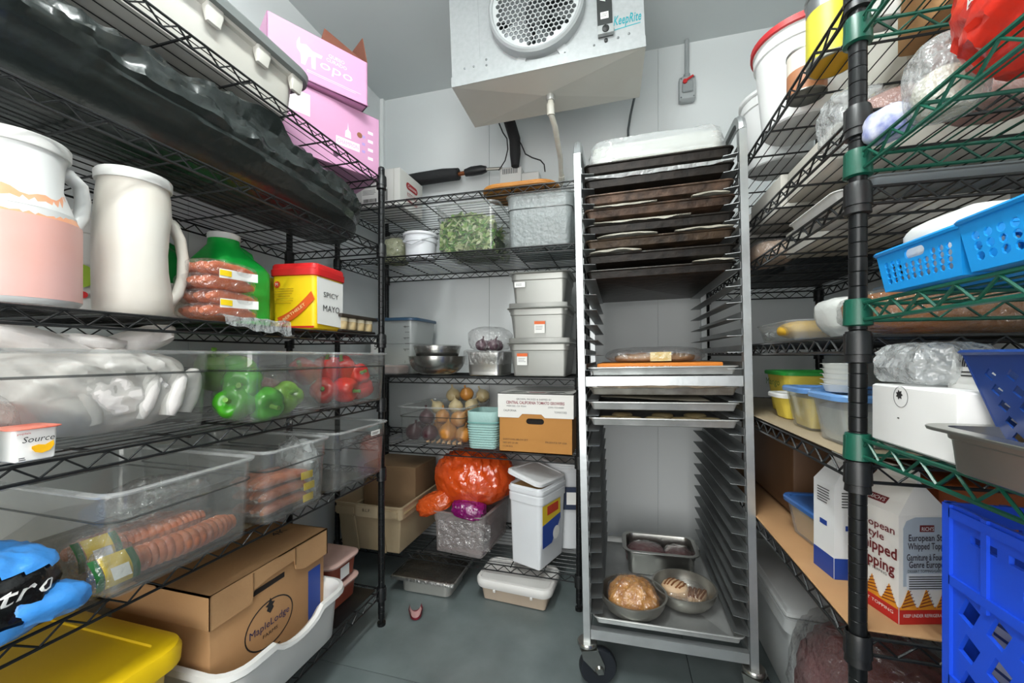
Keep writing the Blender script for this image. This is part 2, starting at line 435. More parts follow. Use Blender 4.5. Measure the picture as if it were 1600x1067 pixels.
lab = ['topmost black sheet pan in the rack, under the plastic wrapped slab', 'second black sheet pan from the top, with a white paper edge hanging over its rim',
       'third sheet pan from the rack top, with a bright scorched brown front', 'fourth sheet pan from the rack top, rust brown with paper peeking out at its right',
       'fifth black sheet pan from the rack top, paper showing along its rim', 'sixth black sheet pan from the rack top, paper tented up at both corners',
       'seventh black sheet pan from the rack top, with paper bulging at its left corner', 'lowest of the eight dark sheet pans, its dark underside seen from below']
dm = [DARKPAN, DARKPAN, mat('#1d1712', .5, .3, bump=(40, .4), var=(26, '#745a49', .75)), mat('#1c1510', .5, .3, bump=(40, .4), var=(22, '#6b513f', .7)), DARKPAN, mat('#191511', .5, .3, bump=(40, .4), var=(20, '#5e4a36', .7)), DARKPAN, DARKPAN]
for i in range(8):
    t = sheet_pan(30 - i - 1, lab[i], dm[i], y=random.uniform(-.006, .008), group='dark sheet pans in the rack')
    if i == 1: liner(t, -.225, .225, .012, .012, 2, FILMW)
    if i == 3: liner(t, -.2, .0, .006, 0, 3); liner(t, .1, .21, .02, 0, 4)
    if i == 4: liner(t, -.2, .1, .004, 0, 5)
    if i == 5: liner(t, -.19, .0, .022, 0, 6); liner(t, .05, .22, .014, 0, 8)
    if i == 6: liner(t, -.215, -.05, .022, 0, 9)
    if i == 7: liner(t, .1, .22, .014, 0, 11)
# slab wrapped in plastic on the topmost pan
t = rthing('wrapped_slab', 'pale slab wrapped in crinkled clear plastic on top of the rack', 'wrapped food', .0, .01 + PAND / 2, 1.7475)
g = G().prof(.425, .60, .04, [(-.03, 0), (-.005, .004), (0, .03), (-.006, .078), (-.03, .093)], 5)
G().prof(.42, .60, .035, [(-.02, 0), (-.006, .004), (-.004, .03), (-.010, .070), (-.035, .082)], 5).build('slab', mat('#c9cac2', .6), t)
def wr(p):
    k = ridge((p.x, p.y, p.z * 3), 11); return (p.x * (1 + .012 * k), p.y * (1 + .01 * k) - .004, p.z * (1 + .05 * k) + .002)
g = G().grid(40, 30, lambda a, b: (0, 0, 0))
def wfn(a, b):
    th = a * 2 * PI; rad = 1.0
    q = [(1.02, .002), (1.03, .02), (1.0, .055), (.985, .078), (.90, .090), (.6, .093), (0.0, .094)]
    f = b * (len(q) - 1); i = min(int(f), len(q) - 2); s_, z = [q[i][j] + (q[i + 1][j] - q[i][j]) * (f - i) for j in (0, 1)]
    c, s = math.cos(th), math.sin(th); e = .22
    p = Vector((math.copysign(abs(c) ** e, c) * .212 * s_, math.copysign(abs(s) ** e, s) * .302 * s_, z))
    k = ridge((p.x * 9 + p.z * 8, p.y * 9, p.z * 26), 1) * .7 + ridge((p.x * 24, p.y * 24, p.z * 60), 1, 3) * .35
    return p + Vector((p.x * .03 * k, p.y * .028 * k, .008 * k))
G().grid(120, 30, wfn).build('plastic_wrap', clear('#f4f5f5', .30, .10, .14, bump=(14, .5), hcol='#e8ecec'), t)
# orange board and bag on the pan above the crossbar; three pans with food below it
SILVER = mat('#c8c9c7', .42, .6, var=(14, '#8f908d', .8), bump=(50, .06))
t = sheet_pan(0, 'silver sheet pan above the rack crossbar, holding the orange carton', SILVER, z=1.04)
t = rthing('orange_carton', 'flat orange carton with white print on the silver sheet pan above the crossbar', 'carton', -.005, .30, 1.047)
G().rbox(.39, .52, .032, .002).build('carton_body', mat('#d9812f', .6), t)
text('STERILOPACK', t, FRONT(-.26), -.03, .017, .011, WHITEL, .15)
t = rthing('bread_bag', 'clear plastic bag of pale food on the orange carton', 'bag', -.0, .30, 1.080)
blob(.17, .16, .062, 34, .7, .10, 16, 3).build('film', FILM, t)
g = blob(.14, .12, .036, 26, .7, .10, 14, 5).build('food', mat('#a98f70', .8, var=(20, '#6b5640', .8)), t)
G().box(-.02, .05, -.155, -.15, .004, .036).build('label', mat('#e9e4b8', .6, var=(60, '#c8b04a', .8)), t)
zz = (.975, .925, .872)
lb = ['silver sheet pan just below the crossbar, stained, with dark paper', 'silver sheet pan in the middle below the crossbar, holding a pale sheet', 'lowest silver sheet pan below the crossbar, with round pale patties']
for i in range(3):
    t = sheet_pan(0, lb[i], SILVER if i else mat('#b9b5ab', .4, .8, var=(16, '#5d5246', .8)), z=zz[i], group='silver sheet pans under the crossbar')
    if i == 0:
        liner(t, -.20, .19, .006, 0, 21, mat('#7d6d58', .7, var=(18, '#453526', .8)))
        G().prof(.40, .58, .02, [(0, 0), (-.003, .012)], M=T((0, 0, .006))).build('baked_layer', mat('#4b3827', .8, var=(14, '#7a5d3d', .8)), t)
    if i == 1:
        G().grid(16, 8, lambda a, b: (-.19 + .34 * a, -.29 + .5 * b, .030 + .016 * max(0, .8 - a) * (1 - b) + .003 * noise.noise(Vector((a * 5, b * 5, 2))))).build('paper_sheet', mat('#c9c4b4', .7), t)
for i, (x, y) in enumerate([(-.165, -.25), (-.09, -.255), (-.01, -.245), (.075, -.25), (.155, -.25), (-.12, -.15), (.02, -.15), (.13, -.14)]):
    p = rthing('patty', ('front row patty on the lowest silver pan, %s from the left' % ('first', 'second', 'third', 'fourth', 'fifth')[i]) if i < 5 else ('second row patty on the lowest silver pan, %s from the left' % ('first', 'second', 'third')[i - 5]), 'food', x, .01 + PAND / 2 + y, .8755, i * 40, 'patties on the lowest silver pan')
    G().lathe([(.03, 0), (.037, .004), (.037, .014), (.030, .019), (.0, .020)], 16).warp(lambda q: q * (1 + .04 * noise.noise(q * 60))).build('patty_body', mat('#c9b98e', .8, var=(30, '#a58d5c', .8)), p)
# bottom pan with three metal vessels
base = sheet_pan(0, 'large silver sheet pan at the bottom of the rack under the bowls', mat('#bfc1bf', .45, .55, var=(8, '#9b9d9c', .9), bump=(40, .1)), z=.205)
def bowl_g(rm, h, n=36, foot=.4, t=.0025):
    out = [(rm * foot, 0)] + [(rm * (foot + (1 - foot) * math.sin(a)), h * (1 - math.cos(a))) for a in [PI / 2 * i / 9 for i in range(1, 10)]]
    inn = [(r - t, z + t * .6) for r, z in out[::-1]]
    return G().lathe(out + [(rm + .004, h), (rm + .004, h + .002), (rm - t, h + .002)] + inn[1:], n)
BOWLM = mat('#b3b1aa', .33, .8, var=(10, '#8c897f', .7))
BR = rthing('steel_bowl', 'steel bowl at the front of the rack floor holding the bagged orange chicken', 'bowl', -.098, .115, .2075)
bowl_g(.112, .068).build('bowl', BOWLM, BR)
t = rthing('chicken_bag', 'clear bag of orange brown cooked chicken lying in the front bowl', 'bagged food', -.098, .115, .213)
OR = mat('#d49a45', .45, var=(40, '#a5602a', .9), bump=(70, .6))
g = blob(.080, .070, .105, 64, .75, .20, 17, 8, .85).warp(lambda p: (p.x * (1 - .45 * max(0, p.z - .04) / .09), p.y * (1 - .3 * max(0, p.z - .04) / .09), p.z))
g.build('chicken', OR, t)
g = G(); g.v = [Vector((p.x * 1.07, p.y * 1.07, p.z * 1.06)) for p in t.children[0].data.vertices[:] and [v.co for v in t.children[0].data.vertices]]; g.f = [list(p.vertices) for p in t.children[0].data.polygons]
g.build('film', FILM, t)
t = rthing('steel_bowl', 'steel bowl on the right of the rack floor holding grilled chicken', 'bowl', .082, .20, .2075)
bowl_g(.106, .066).build('bowl', BOWLM, t)
t = rthing('grilled_chicken_pack', 'clear pack of grilled chicken strips with brown grill stripes in the right bowl', 'bagged food', .082, .20, .222)
CH = mat('#d5b998', .6, var=(26, '#b58a5f', .7)); GRI = mat('#7a4a26', .7)
def grilled(n, cx, cy, sx, sy, h, rz, seed):
    M = T((cx, cy, .004)) @ rot('Z', rz)
    c = blob(sx, sy, h, 26, .85, .06, 22, seed, .92, M=M).build('chicken_piece', CH, t)
    s = G()
    for q in range(n):
        u = -sx * .75 + 1.5 * sx * q / (n - 1); pts = []
        for k in range(9):
            v = -sy * .9 + 1.8 * sy * k / 8; ok, lo, no, _ = c.closest_point_on_mesh(M @ Vector((u + .15 * v, v, h * 1.3))); pts.append(lo - no * .0006)
        s.tube(pts, .0034, 6)
    s.build('grill_mark', GRI, c)
grilled(5, -.030, -.008, .048, .042, .060, -25, 1)
for i in range(4): grilled(2, .018 + .014 * i, -.018 + .004 * i, .011, .042, .040 - .004 * i, -8 - 5 * i, 5 + i)
blob(.075, .068, .056, 34, .8, .08, 18, 31, .85).build('film', FILM, t)
def hotel_pan(t, w, d, h, m=STEEL, fl=.018, r=.03):
    return G().prof(w - 2 * fl, d - 2 * fl, r, [(-.012, 0), (-.006, .003), (-.002, h * .72), (.001, h * .76), (.002, h - .004), (fl - .001, h - .004), (fl, h - .001), (fl - .001, h), (.001, h), (-.0005, h - .006), (-.0035, h * .76), (-.0055, .006), (-.012, .0035)], 5).build('pan', m, t)
t = rthing('steel_food_pan', 'steel food pan at the back of the rack floor with two bags of meat', 'food pan', .02, .44, .2075)
hotel_pan(t, .30, .20, .10)
for i, (x, c, rx, ry, hh) in enumerate(((-.055, '#6d3a3d', .075, .06, .085), (.075, '#55312f', .055, .06, .08))):
    t = rthing('meat_bag', ('clear bag of dark red meat in the left half of the rear steel pan', 'clear bag of brown red meat in the right half of the rear steel pan')[i], 'bagged food', .02 + x, .44, .214)
    blob(rx, ry, hh, 28, .8, .14, 20, 40 + i, .9).build('meat', mat(c, .35, bump=(50, .5), var=(40, '#8c5b58', .6)), t)
    blob(rx * 1.07, ry * 1.07, hh * 1.08, 30, .8, .10, 22, 44 + i, .9).build('film', FILM, t)

# ---------------------------------------------------------------- cooling unit under the ceiling
ev = thing('evaporator_unit', 'grey metal cooling unit with a round fan guard hanging under the ceiling', 'cooling unit', (-.29, 1.56, 2.245))
ev.rotation_euler = (0, R(-2.3), R(1.5))
EW, ED, EH = .775, .29, .47
HOUS = mat('#b3b7b8', .45, .35, bump=(300, .05), var=(60, '#a5a9aa', .8))
FCX, FCZ, FR = -.018, .240, .187
g = G().plate(rect2(-EW / 2, EW / 2, .035, EH), [disc2(FCX, FCZ, FR - .012, n=36)], .003, FRONT(0))
g.box(-EW / 2, -EW / 2 + .003, .003, ED, .035, EH).box(EW / 2 - .003, EW / 2, .003, ED, .035, EH).box(-EW / 2, EW / 2, ED - .003, ED, .035, EH).box(-EW / 2, EW / 2, 0, ED, EH, EH + .003)
g.build('housing', HOUS, ev, smooth=False)
G().box(-EW / 2 - .001, EW / 2 + .001, -.0085, -.0062, -.001, .040).build('pan_lip', HOUS, ev, smooth=False)
g = G().box(-EW / 2, -EW / 2 + .002, -.004, ED, .0, .04).box(EW / 2 - .002, EW / 2, -.004, ED, 0, .04).box(-EW / 2, EW / 2, -.006, -.003, 0, .04).box(-EW / 2, EW / 2, ED, ED + .003, 0, .04)
g.add([(-EW / 2, -.006, 0), (EW / 2, -.006, 0), (EW / 2, ED + .003, -.0), (-EW / 2 , ED + .003, -.0), (-.02, ED * .45, -.018)], [(0, 4, 1), (1, 4, 2), (2, 4, 3), (3, 4, 0)])
g.build('drip_pan', mat('#d3d2ca', .4, .15, var=(4, '#c6c3b8', .6)), ev, smooth=False)
FM = FRONT(0)
def fr(r, y): return [Vector((FCX + r * math.cos(2 * PI * i / 48), y, FCZ + r * math.sin(2 * PI * i / 48))) for i in range(48)]
G().loft([fr(FR + .006, 0), fr(FR + .004, -.038), fr(FR - .004, -.045), fr(FR - .012, -.044), fr(FR - .016, -.038), fr(FR - .014, .06)], False, False).build('fan_ring', mat('#aeb2b3', .45, .4), ev)
hx = []; a = .0115; RI = FR - .017
for i in range(-14, 15):
    for j in range(-16, 17):
        x = (i + (j % 2) * .5) * a * 1.732; y = j * a * 1.5
        if x * x + y * y < (RI - a) ** 2: hx.append([(FCX + x + (a - .0017) * math.sin(PI / 3 * k), FCZ + y + (a - .0017) * math.cos(PI / 3 * k)) for k in range(6)])
G().plate(disc2(FCX, FCZ, RI + .004, n=48), hx, .004, FRONT(-.040)).build('fan_guard', mat('#c6caca', .45, .3), ev, smooth=False)
for k in range(5):
    M = T((FCX, .03, FCZ)) @ rot('Y', 72 * k) @ rot('Z', 0)
    G().grid(6, 6, lambda u, v: (.05 + .125 * v, -.025 + .05 * u + .01 * v, (u - .5) * (.05 + .09 * v)), M).build('fan_blade', mat('#8f9496', .5, .4), ev)
G().lathe([(.05, -.02), (.05, .03), (.03, .045), (0, .046)], 20, T((FCX, .04, FCZ)) @ rot('X', 90)).build('motor', mat('#3b3f41', .5), ev)
G().box(-EW / 2 + .02, EW / 2 - .02, .13, .26, .05, EH - .02).build('coil_block', mat('#5f6668', .5, .5, bump=(200, .6)), ev)
for a in (-62, -118 + 8, 40, 140):
    x, z = FCX + (FR + .020) * math.cos(R(a)), FCZ + (FR + .020) * math.sin(R(a))
    g = G().plate(stad2(0, 0, .066, .036), [disc2(.018, 0, .004, n=8)], .004, T((x, -.007, z)) @ rot('Y', -a) @ FRONT(0))
    g.build('mount_tab', mat('#b4b7b8', .45, .4), ev, smooth=False)
cp = G().plate(rect2(.216, .272, .072, .36), (), .004, FRONT(-.006)).build('control_panel', mat('#232726', .5), ev, smooth=False)
sticker(cp, FRONT(-.006), rect2(.228, .258, .140, .166), WHITEL, 'label')
text('TEST\nPORT', cp, FRONT(-.0067), .243, .153, .005, INK, .024)
text('<', cp, FRONT(-.006), .238, .215, .03, WHITEL)
G().box(.216, .274, -.022, -.006, .072, .104).build('connector', mat('#a9acac', .4, .5), cp)
G().lathe([(.0, .0), (.013, 0), (.013, .004), (.008, .006)], 16, T((.245, -.022, .088)) @ rot('X', 90)).build('gland', mat('#191b1b', .5), cp)
G().lathe([(.007, 0), (.007, .006), (.003, .008)], 12, T((.245, 0, .058)) @ rot('X', 90)).build('plug', mat('#202222', .5), ev)
text('KeepRite', ev, FRONT(0), .326, .120, .036, mat('#12919b', .5), .102, 'brand_lettering', .3, .018, 1.06)
sticker(ev, FRONT(0), [(.276, .090), (.372, .098), (.374, .101), (.280, .094)], mat('#159aa3', .5), 'brand_underline')
g = G()
for x, z in ((-.29, .072), (-.235, .09), (-.235, .066), (.29, .06), (.33, .066), (.2, .05), (-.33, .072)):
    g.lathe([(.0045, 0), (.0045, .002), (.002, .0035)], 8, T((x, 0, z)) @ rot('X', 90))
g.build('screw_heads', mat('#7c8081', .4, .6), ev, kind='stuff')
G().box(-.262, -.2612, -.0006, 0, .1, EH).build('panel_seam', mat('#8e9293', .5), ev)
for sx in (-1, 1):
    for y in (.05, .24): G().tube([(sx * (EW / 2 - .05), y, EH), (sx * (EW / 2 - .05), y, EH + .06)], .005, 6).build('hanger_rod', ALUD, ev)

# ---------------------------------------------------------------- pipes and fittings on the back wall
PVC = mat('#d9d8d0', .5, var=(20, '#bdb8a6', .7)); FOAM = mat('#1b1c1e', .75, bump=(60, .3)); COP = mat('#9c5f3c', .35, .8)
t = thing('drain_pipe', 'white plastic drain pipe bending down from the drip pan to the wall', 'pipe', (-.285, 1.70, 2.20))
G().tube([(0, 0, .035), (.0, 0, -.005), (0, .01, -.045), (.01, .06, -.075), (.0, .30, -.10), (-.012, .425, -.155), (-.03, .455, -.170), (-.12, .46, -.175)], .0125, 10).build('pipe', PVC, t)
G().lathe([(.017, .0), (.019, .004), (.019, .022), (.012, .03)], 14, T((0, 0, .005))).build('union_nut', mat('#bcbdb9', .35, .6), t)
G().lathe([(.0165, -.022), (.0165, .022)], 14, T((0, .004, -.03)) @ rot('X', 12)).build('coupling', PVC, t)
G().tube([(-.008, .395, -.143), (-.012, .43, -.158), (-.03, .456, -.171), (-.06, .46, -.174)], .0165, 10).build('elbow', PVC, t)
t = thing('insulated_pipe', 'thick black foam insulated pipe dropping behind the cooling unit', 'pipe', (-.555, 2.13, 2.10))
G().tube([(-.012, -.14, .28), (-.01, -.06, .25), (0, -.01, .2), (.0, 0, .12), (0, 0, .055)], [.03, .031, .031, .03, .022], 14).warp(lambda p: p * (1 + .012 * noise.noise(p * 40))).build('foam_sleeve', FOAM, t)
t = thing('insulated_pipe', 'black insulated pipe lying level above the shelf with a copper joint', 'pipe', (-1.0, 2.15, 2.162))
G().tube([(-.30, .0, -.006), (-.15, 0, 0), (.0, 0, .004), (.10, 0, .0)], [.034, .037, .037, .033], 14).warp(lambda p: p * (1 + .01 * noise.noise(p * 30))).build('foam_sleeve', FOAM, t)
G().tube([(.10, 0, 0), (.16, 0, .003)], .012, 10).build('copper_tube', COP, t)
G().tube([(.14, 0, .002), (.18, 0, .006), (.24, 0, .008), (.27, 0, .008)], [.02, .026, .025, .016], 12).build('tape_wrap', mat('#17181a', .5), t)
G().tube([(.26, 0, .008), (.36, .01, .006)], .009, 8).build('valve_stem', mat('#8f8d85', .4, .6), t)
t = thing('thermostat_box', 'white vented thermostat box on the wall above the wooden board', 'thermostat', (-.53, 2.19, 2.075))
G().rbox(.125, .07, .095, .006, 0, -.06, 0).build('case', WHITEP, t)
G().rbox(.10, .06, .055, .006, 0, .053, 0).build('side_case', WHITEP, t)
g = G()
for i in range(9): g.box(-.105 + .010 * i, -.100 + .010 * i, -.0362, -.034, .055, .085)
g.build('vent_slots', mat('#55585a', .6), t, kind='stuff')
t = thing('black_cable', 'thin black cable looping from the insulated pipe to the thermostat box', 'cable', (-.55, 2.12, 2.2))
G().tube([(-.09, -.02, .19), (-.07, -.01, .14), (-.05, 0, .11), (-.045, 0, .05), (-.06, 0, -.01), (-.085, .0, -.045), (-.1, .01, -.055)], .0035, 6).build('left_strand', FOAM, t)
G().tube([(.0, 0, .12), (.035, -.01, .06), (.06, -.02, .0), (.10, -.03, -.03), (.145, -.03, -.05), (.165, -.03, -.075), (.168, -.02, -.11)], .0035, 6).build('right_strand', FOAM, t)
t = thing('grey_cable', 'grey cable dropping behind the cooling unit above the rack', 'cable', (.06, 2.15, 2.42))
G().tube([(.03, -.02, .12), (.02, 0, .03), (0, .04, -.04), (-.012, .06, -.11), (-.012, .06, -.3)], .006, 8).build('cable_jacket', mat('#4d5355', .5), t)
t = thing('isolator_switch', 'grey wall switch box with a red lever on a conduit from the ceiling', 'switch', (.338, 2.23, 2.41))
G().rbox(.078, .045, .125, .008, 0, 0, -.0225).build('switch_box', mat('#a5aaab', .5), t)
G().tube([(0, -.022, .125), (0, -.022, .318)], .011, 12).build('conduit', mat('#9aa0a1', .5), t)
G().lathe([(.016, .12), (.016, .142), (.011, .146)], 12, T((0, -.022, 0))).build('conduit_nut', mat('#8e9495', .5), t)
G().rbox(.052, .012, .058, .004, .035, 0, -.050).build('cover_plate', mat('#8f9596', .5), t)
l = G().lathe([(0, 0), (.011, 0), (.011, .008), (0, .009)], 14, T((-.014, -.057, .085)) @ rot('X', 90)); l.box(-.012, .03, -.066, -.058, .082, .090, T((-.0, 0, 0)) @ T((-.014, 0, .085)) @ rot('Y', -28) @ T((.014, 0, -.085)))
l.build('lever', RED, t)
for x, z in ((-.03, .015), (.03, .015), (-.03, .11), (.03, .11)): G().lathe([(.004, 0), (.003, .002)], 8, T((x, -.045, z)) @ rot('X', 90)).build('screw', mat('#6f7576', .4, .6), t)

# ---------------------------------------------------------------- shared builders for the goods
CLOUDY = clear('#eef0ef', .16, .06, .12)
HAZY = clear('#e9ecec', .34, .06, .2, hcol='#dfe3e3')
RIMC = clear('#eef1f0', .20, .12, .08)
def clear_bin(label, x, y, z, w, d, h, rz, group='clear storage bins', name='clear_bin', m=None, r=.035, cat='bin'):
    t = thing(name, label, cat, (x, y, z), rz, group)
    b = h * .73
    W, D = w - .024, d - .024
    G().prof(W, D, r, [(-.020, 0), (-.014, .003), (-.010, .012), (-.003, b - .004), (.001, b + .004), (.002, h - .004), (-.001, h - .004), (-.002, b + .004), (-.006, b - .004), (-.013, .014), (-.018, .006), (-.022, .004)], 6).build('pan_body', m or POLY, t)
    G().prof(W, D, r, [(.001, h - .008), (.011, h - .005), (.012, h - .001), (.009, h + .001), (-.002, h + .001), (-.003, h - .006)], 6, False, False).build('rim', RIMC, t)
    G().prof(W, D, r, [(-.002, b - .002), (.0012, b - .0005), (.0016, b + .0015), (-.001, b + .003)], 6, False, False).build('step_edge', clear('#8d9090', .25, .1, .1, hcol='#6b6e6e'), t)
    return t
def pepper(label, x, y, z, m, s=.04, tilt=(0, 0, 0), group='peppers', seed=0):
    t = thing('bell_pepper', label, 'pepper', (x, y, z), 0, group); t.rotation_euler = tuple(R(a) for a in tilt)
    def fn(a, b):
        th = a * 2 * PI; ph = b * PI; lob = 1 - .17 * (1 - abs(math.cos(2 * th + .3 * seed))) ** 1.6
        rad = math.sin(ph) ** .75 * s * lob * (1 - .16 * (1 - math.cos(ph)) / 2)
        zz = math.cos(ph) * s * 1.12
        zz -= .40 * s * math.exp(-(rad / (s * .42)) ** 2) * (1 if ph < PI / 2 else -.55)
        p = Vector((rad * math.cos(th), rad * math.sin(th), zz)); return p * (1 + .05 * noise.noise(p * 25 + Vector((seed, 0, 0))))
    G().grid(28, 16, fn).build('flesh', m, t)
    G().tube([(0, 0, s * .62), (.001, 0, s * .95), (.005, .002, s * 1.25)], [.009, .0055, .0065], 8).build('stem', mat('#5c8a2f', .6), t)
    return t
def onion(label, x, y, z, m, s=.036, tilt=(0, 0), group='onions', seed=0):
    t = thing('onion', label, 'onion', (x, y, z), 0, group); t.rotation_euler = (R(tilt[0]), R(tilt[1]), seed)
    pr = [(0, -s * .88), (s * .35, -s * .86), (s * .75, -s * .66), (s, -.1 * s), (s * .96, s * .25), (s * .72, s * .66), (s * .36, s * .92), (s * .13, s * 1.15), (s * .10, s * 1.4), (s * .16, s * 1.55)]
    G().lathe(pr, 20, None, False, True).warp(lambda p: p * (1 + .03 * noise.noise(p * 40 + Vector((seed, 0, 0))))).build('bulb', m, t)
    G().lathe([(s * .12, -s * .93), (s * .2, -s * .86)], 8).build('root', mat('#8d744e', .9), t)
    return t
def jug(label, x, y, z, rz, r, h, m, lid, handle=True, neck=.78, group=None, lidh=.022, big=0):
    t = thing('jug', label, 'jug', (x, y, z), rz, group); s = h * .56
    pr = [(r * .93, 0), (r, .008), (r, s), (r * .985, s + .004), (r * .90, s + (h - s) * .35), (r * neck, h - lidh - .012), (r * neck, h - lidh)]
    def ind(p):
        k = max(0, min(1, (p.z - s + .02) / .05)) * max(0, min(1, (h - lidh - .004 - p.z) / .04))
        return (p.x * (1 - .30 * k) if p.x > 0 else p.x, p.y, p.z)
    if big == 2:
        pr = [(r * .92, 0), (r, .010), (r * 1.02, .10), (r * 1.0, h * .62), (r * .93, h * .86), (r * neck, h - lidh - .004), (r * neck, h - lidh)]
        pr = [pr[0], pr[1], (r * 1.01, .045), pr[2], (r * 1.02, .14), pr[3], (r * .97, h * .74), pr[4], pr[5], pr[6]]
        def ind(p):
            k = math.sin((p.z - .03) / (h * .66) * PI) if .03 < p.z < .03 + h * .66 and p.x > 0 else 0
            return (p.x * (1 - .22 * k), p.y, p.z)
        G().lathe(pr, 36).warp(ind).build('body', m, t)
    else: G().lathe(pr[:3] + [(r, s - .001)] + pr[3:], 36).warp(ind).build('body', m, t)
    G().lathe([(r * neck + .004, h - lidh), (r * neck + .005, h - lidh + .003), (r * neck + .005, h - .004), (r * neck + .002, h)], 36).build('lid', lid, t)
    if big == 2:
        G().tube([(r * .80, 0, h * .74), (r * 1.05, 0, h * .72), (r * 1.30, 0, h * .62), (r * 1.40, 0, h * .48), (r * 1.38, 0, h * .32), (r * 1.22, 0, h * .19), (r * 1.0, 0, h * .13), (r * .8, 0, h * .11)], [.015, .014, .012, .0115, .0115, .012, .013, .014], 10).build('handle', m, t)
    elif big == 1:
        G().tube([(r * .60, 0, h * .87), (r * .85, 0, h * .88), (r * 1.08, 0, h * .83), (r * 1.14, 0, h * .74), (r * 1.10, 0, h * .63), (r * .96, 0, h * .545), (r * .8, 0, h * .52)], [.014, .0135, .0125, .012, .012, .0125, .012], 10).build('handle', m, t)
    elif handle:
        G().tube([(r * neck * .6, 0, h - lidh - .022), (r * .83, 0, h - lidh - .020), (r * 1.0, 0, h - lidh - .034), (r * 1.04, 0, h - lidh - .06), (r * 1.02, 0, s + .03), (r * .95, 0, s + .008), (r * .80, 0, s - .012)],
                 [.013, .0125, .012, .0115, .0115, .0125, .012], 10).build('handle', m, t)
    return t
def carton(t, w, d, h, m, name='carton_body', r=.003, z=0): return G().rbox(w, d, h, r, z).build(name, m, t)
def drum(label, x, y, z, r0, r1, h, m, lid, name='pail', rz=0, group=None, lidm=None):
    t = thing(name, label, 'bucket', (x, y, z), rz, group)
    G().lathe([(r0 - .004, 0), (r0, .004), (r1 - .006, h - .05), (r1 - .001, h - .048), (r1, h - .03), (r1 - .004, h - .028), (r1 - .003, h - .012)], 36).build('body', m, t)
    G().lathe([(r1 + .001, h - .016), (r1 + .005, h - .012), (r1 + .005, h - .002), (r1 + .001, h), (r1 - .012, h - .001), (r1 - .016, h - .006), (0, h - .006)], 36).build('lid', lid, t)
    return t

# ---------------------------------------------------------------- left unit, top shelf
TUBM = mat('#d0cfca', .45, var=(5, '#bdb9ac', .6))
def bus_tub(label, x, y, z, w, d, h, rz, m, wavy=.0, name='bus_tub'):
    t = thing(name, label, 'tub', (x, y, z), rz)
    g = G().prof(w - .05, d - .05, .05, [(-.03, 0), (-.02, .004), (-.012, .02), (0, h - .03), (.012, h - .028), (.024, h - .014), (.022, h - .002), (.012, h + .001), (.0, h - .008), (-.006, h - .03), (-.018, .02), (-.03, .006)], 6)
    if wavy:
        def wv(p):
            k = 0
            if p.z > h * .5 and abs(p.y) > d / 2 - .07: k = wavy * max(0, math.cos(min(PI / 2, abs(p.x) / (w * .18) * PI / 2))) ** .5 * (p.z - h * .5) / (h * .5)
            return (p.x, p.y, p.z - k)
        f = G().grid(1, 1, lambda a, b: (0, 0, 0)); f.v = []; f.f = []
        rings = []
        for o, zz in [(-.03, 0), (-.012, .02), (0, h - .03), (.012, h - .028), (.025, h - .016), (.022, h - .002), (.010, h + .001), (-.002, h - .012), (-.006, h - .03), (-.018, .02), (-.03, .006)]:
            base = rr(w - .05 + 2 * o, d - .05 + 2 * o, .05 + o, zz, 5); out = []
            for i, p in enumerate(base):
                q = base[(i + 1) % len(base)]; n = max(1, round((q - p).length / .03)); 
                n = 14 if (q - p).length > .1 else 1
                out += [p.lerp(q, j / n) for j in range(n)]
            rings.append(out)
        g = f.loft(rings).warp(wv)
    g.build('tub_body', m, t); return t
t = bus_tub('white plastic tub with a grey lid on the top left shelf', -1.165, .76, 1.84, .62, .41, .150, 90, TUBM, name='lidded_tub')
G().prof(.615, .405, .05, [(.0, .128), (.012, .130), (.016, .150), (.010, .158), (-.03, .162)], 6).build('lid', mat('#767b7a', .5), t)
for u in (.0, .14, .26): G().prof(.045, .022, .006, [(-.006, .085), (.0, .112), (.0, .132)], 3, cx=u, cy=-.190).build('lid_tab', TUBM, t)
t = thing('wrapped_tub', 'pale tub on the top left shelf, its bottom seen through the wires', 'tub', (-1.2, .20, 1.84), 90)
G().prof(.42, .34, .05, [(-.02, 0), (-.01, .004), (0, .13), (.01, .135), (.008, .14), (-.004, .135), (-.02, .01)], 5).build('tub_body', mat('#d8d4c6', .6), t)
PINK = mat('#d9a3c6', .65, var=(3, '#cf97bd', .6)); PINKIN = mat('#7c4a38', .8); PWH = mat('#f0e3ee', .6)
t = thing('pink_carton', 'pink cheese carton at the end of the top left shelf, under an open one', 'carton', (-1.188, 1.351, 1.838), 62)
carton(t, .40, .28, .255, PINK)
F = FRONT(-.14)
sticker(t, F, rect2(-.165, -.075, .145, .225), PWH)
sticker(t, F, rect2(.02, .115, .085, .118), PWH, 'name_plate'); text('CHAMPION', t, F @ T((0, 0, .0006)), .067, .101, .016, PINK, .085)
sticker(t, F, [(.055, .125), (.08, .125), (.078, .15), (.070, .158), (.0675, .185), (.065, .158), (.057, .150)], PWH, 'tower_emblem')
sticker(t, F, disc2(.02, .045, .011), mat('#5a3b52', .8), 'hand_hole'); sticker(t, F, disc2(.115, .155, .011), mat('#8a5b3e', .8), 'hand_hole')
for i in range(4): sticker(t, F, rect2(.150, .172, .07 + i * .035, .082 + i * .035), PWH, 'print_bar')
for i in range(3): sticker(t, F, rect2(.125, .138, .09 + i * .03, .10 + i * .03), mat('#b29ad6', .6), 'print_bar')
t = thing('pink_carton', 'open pink cheese carton with brown flaps standing up, topmost on the left shelf', 'carton', (-1.184, 1.305, 2.097), 59)
W_, D_, H_ = .35, .29, .175
g = G()
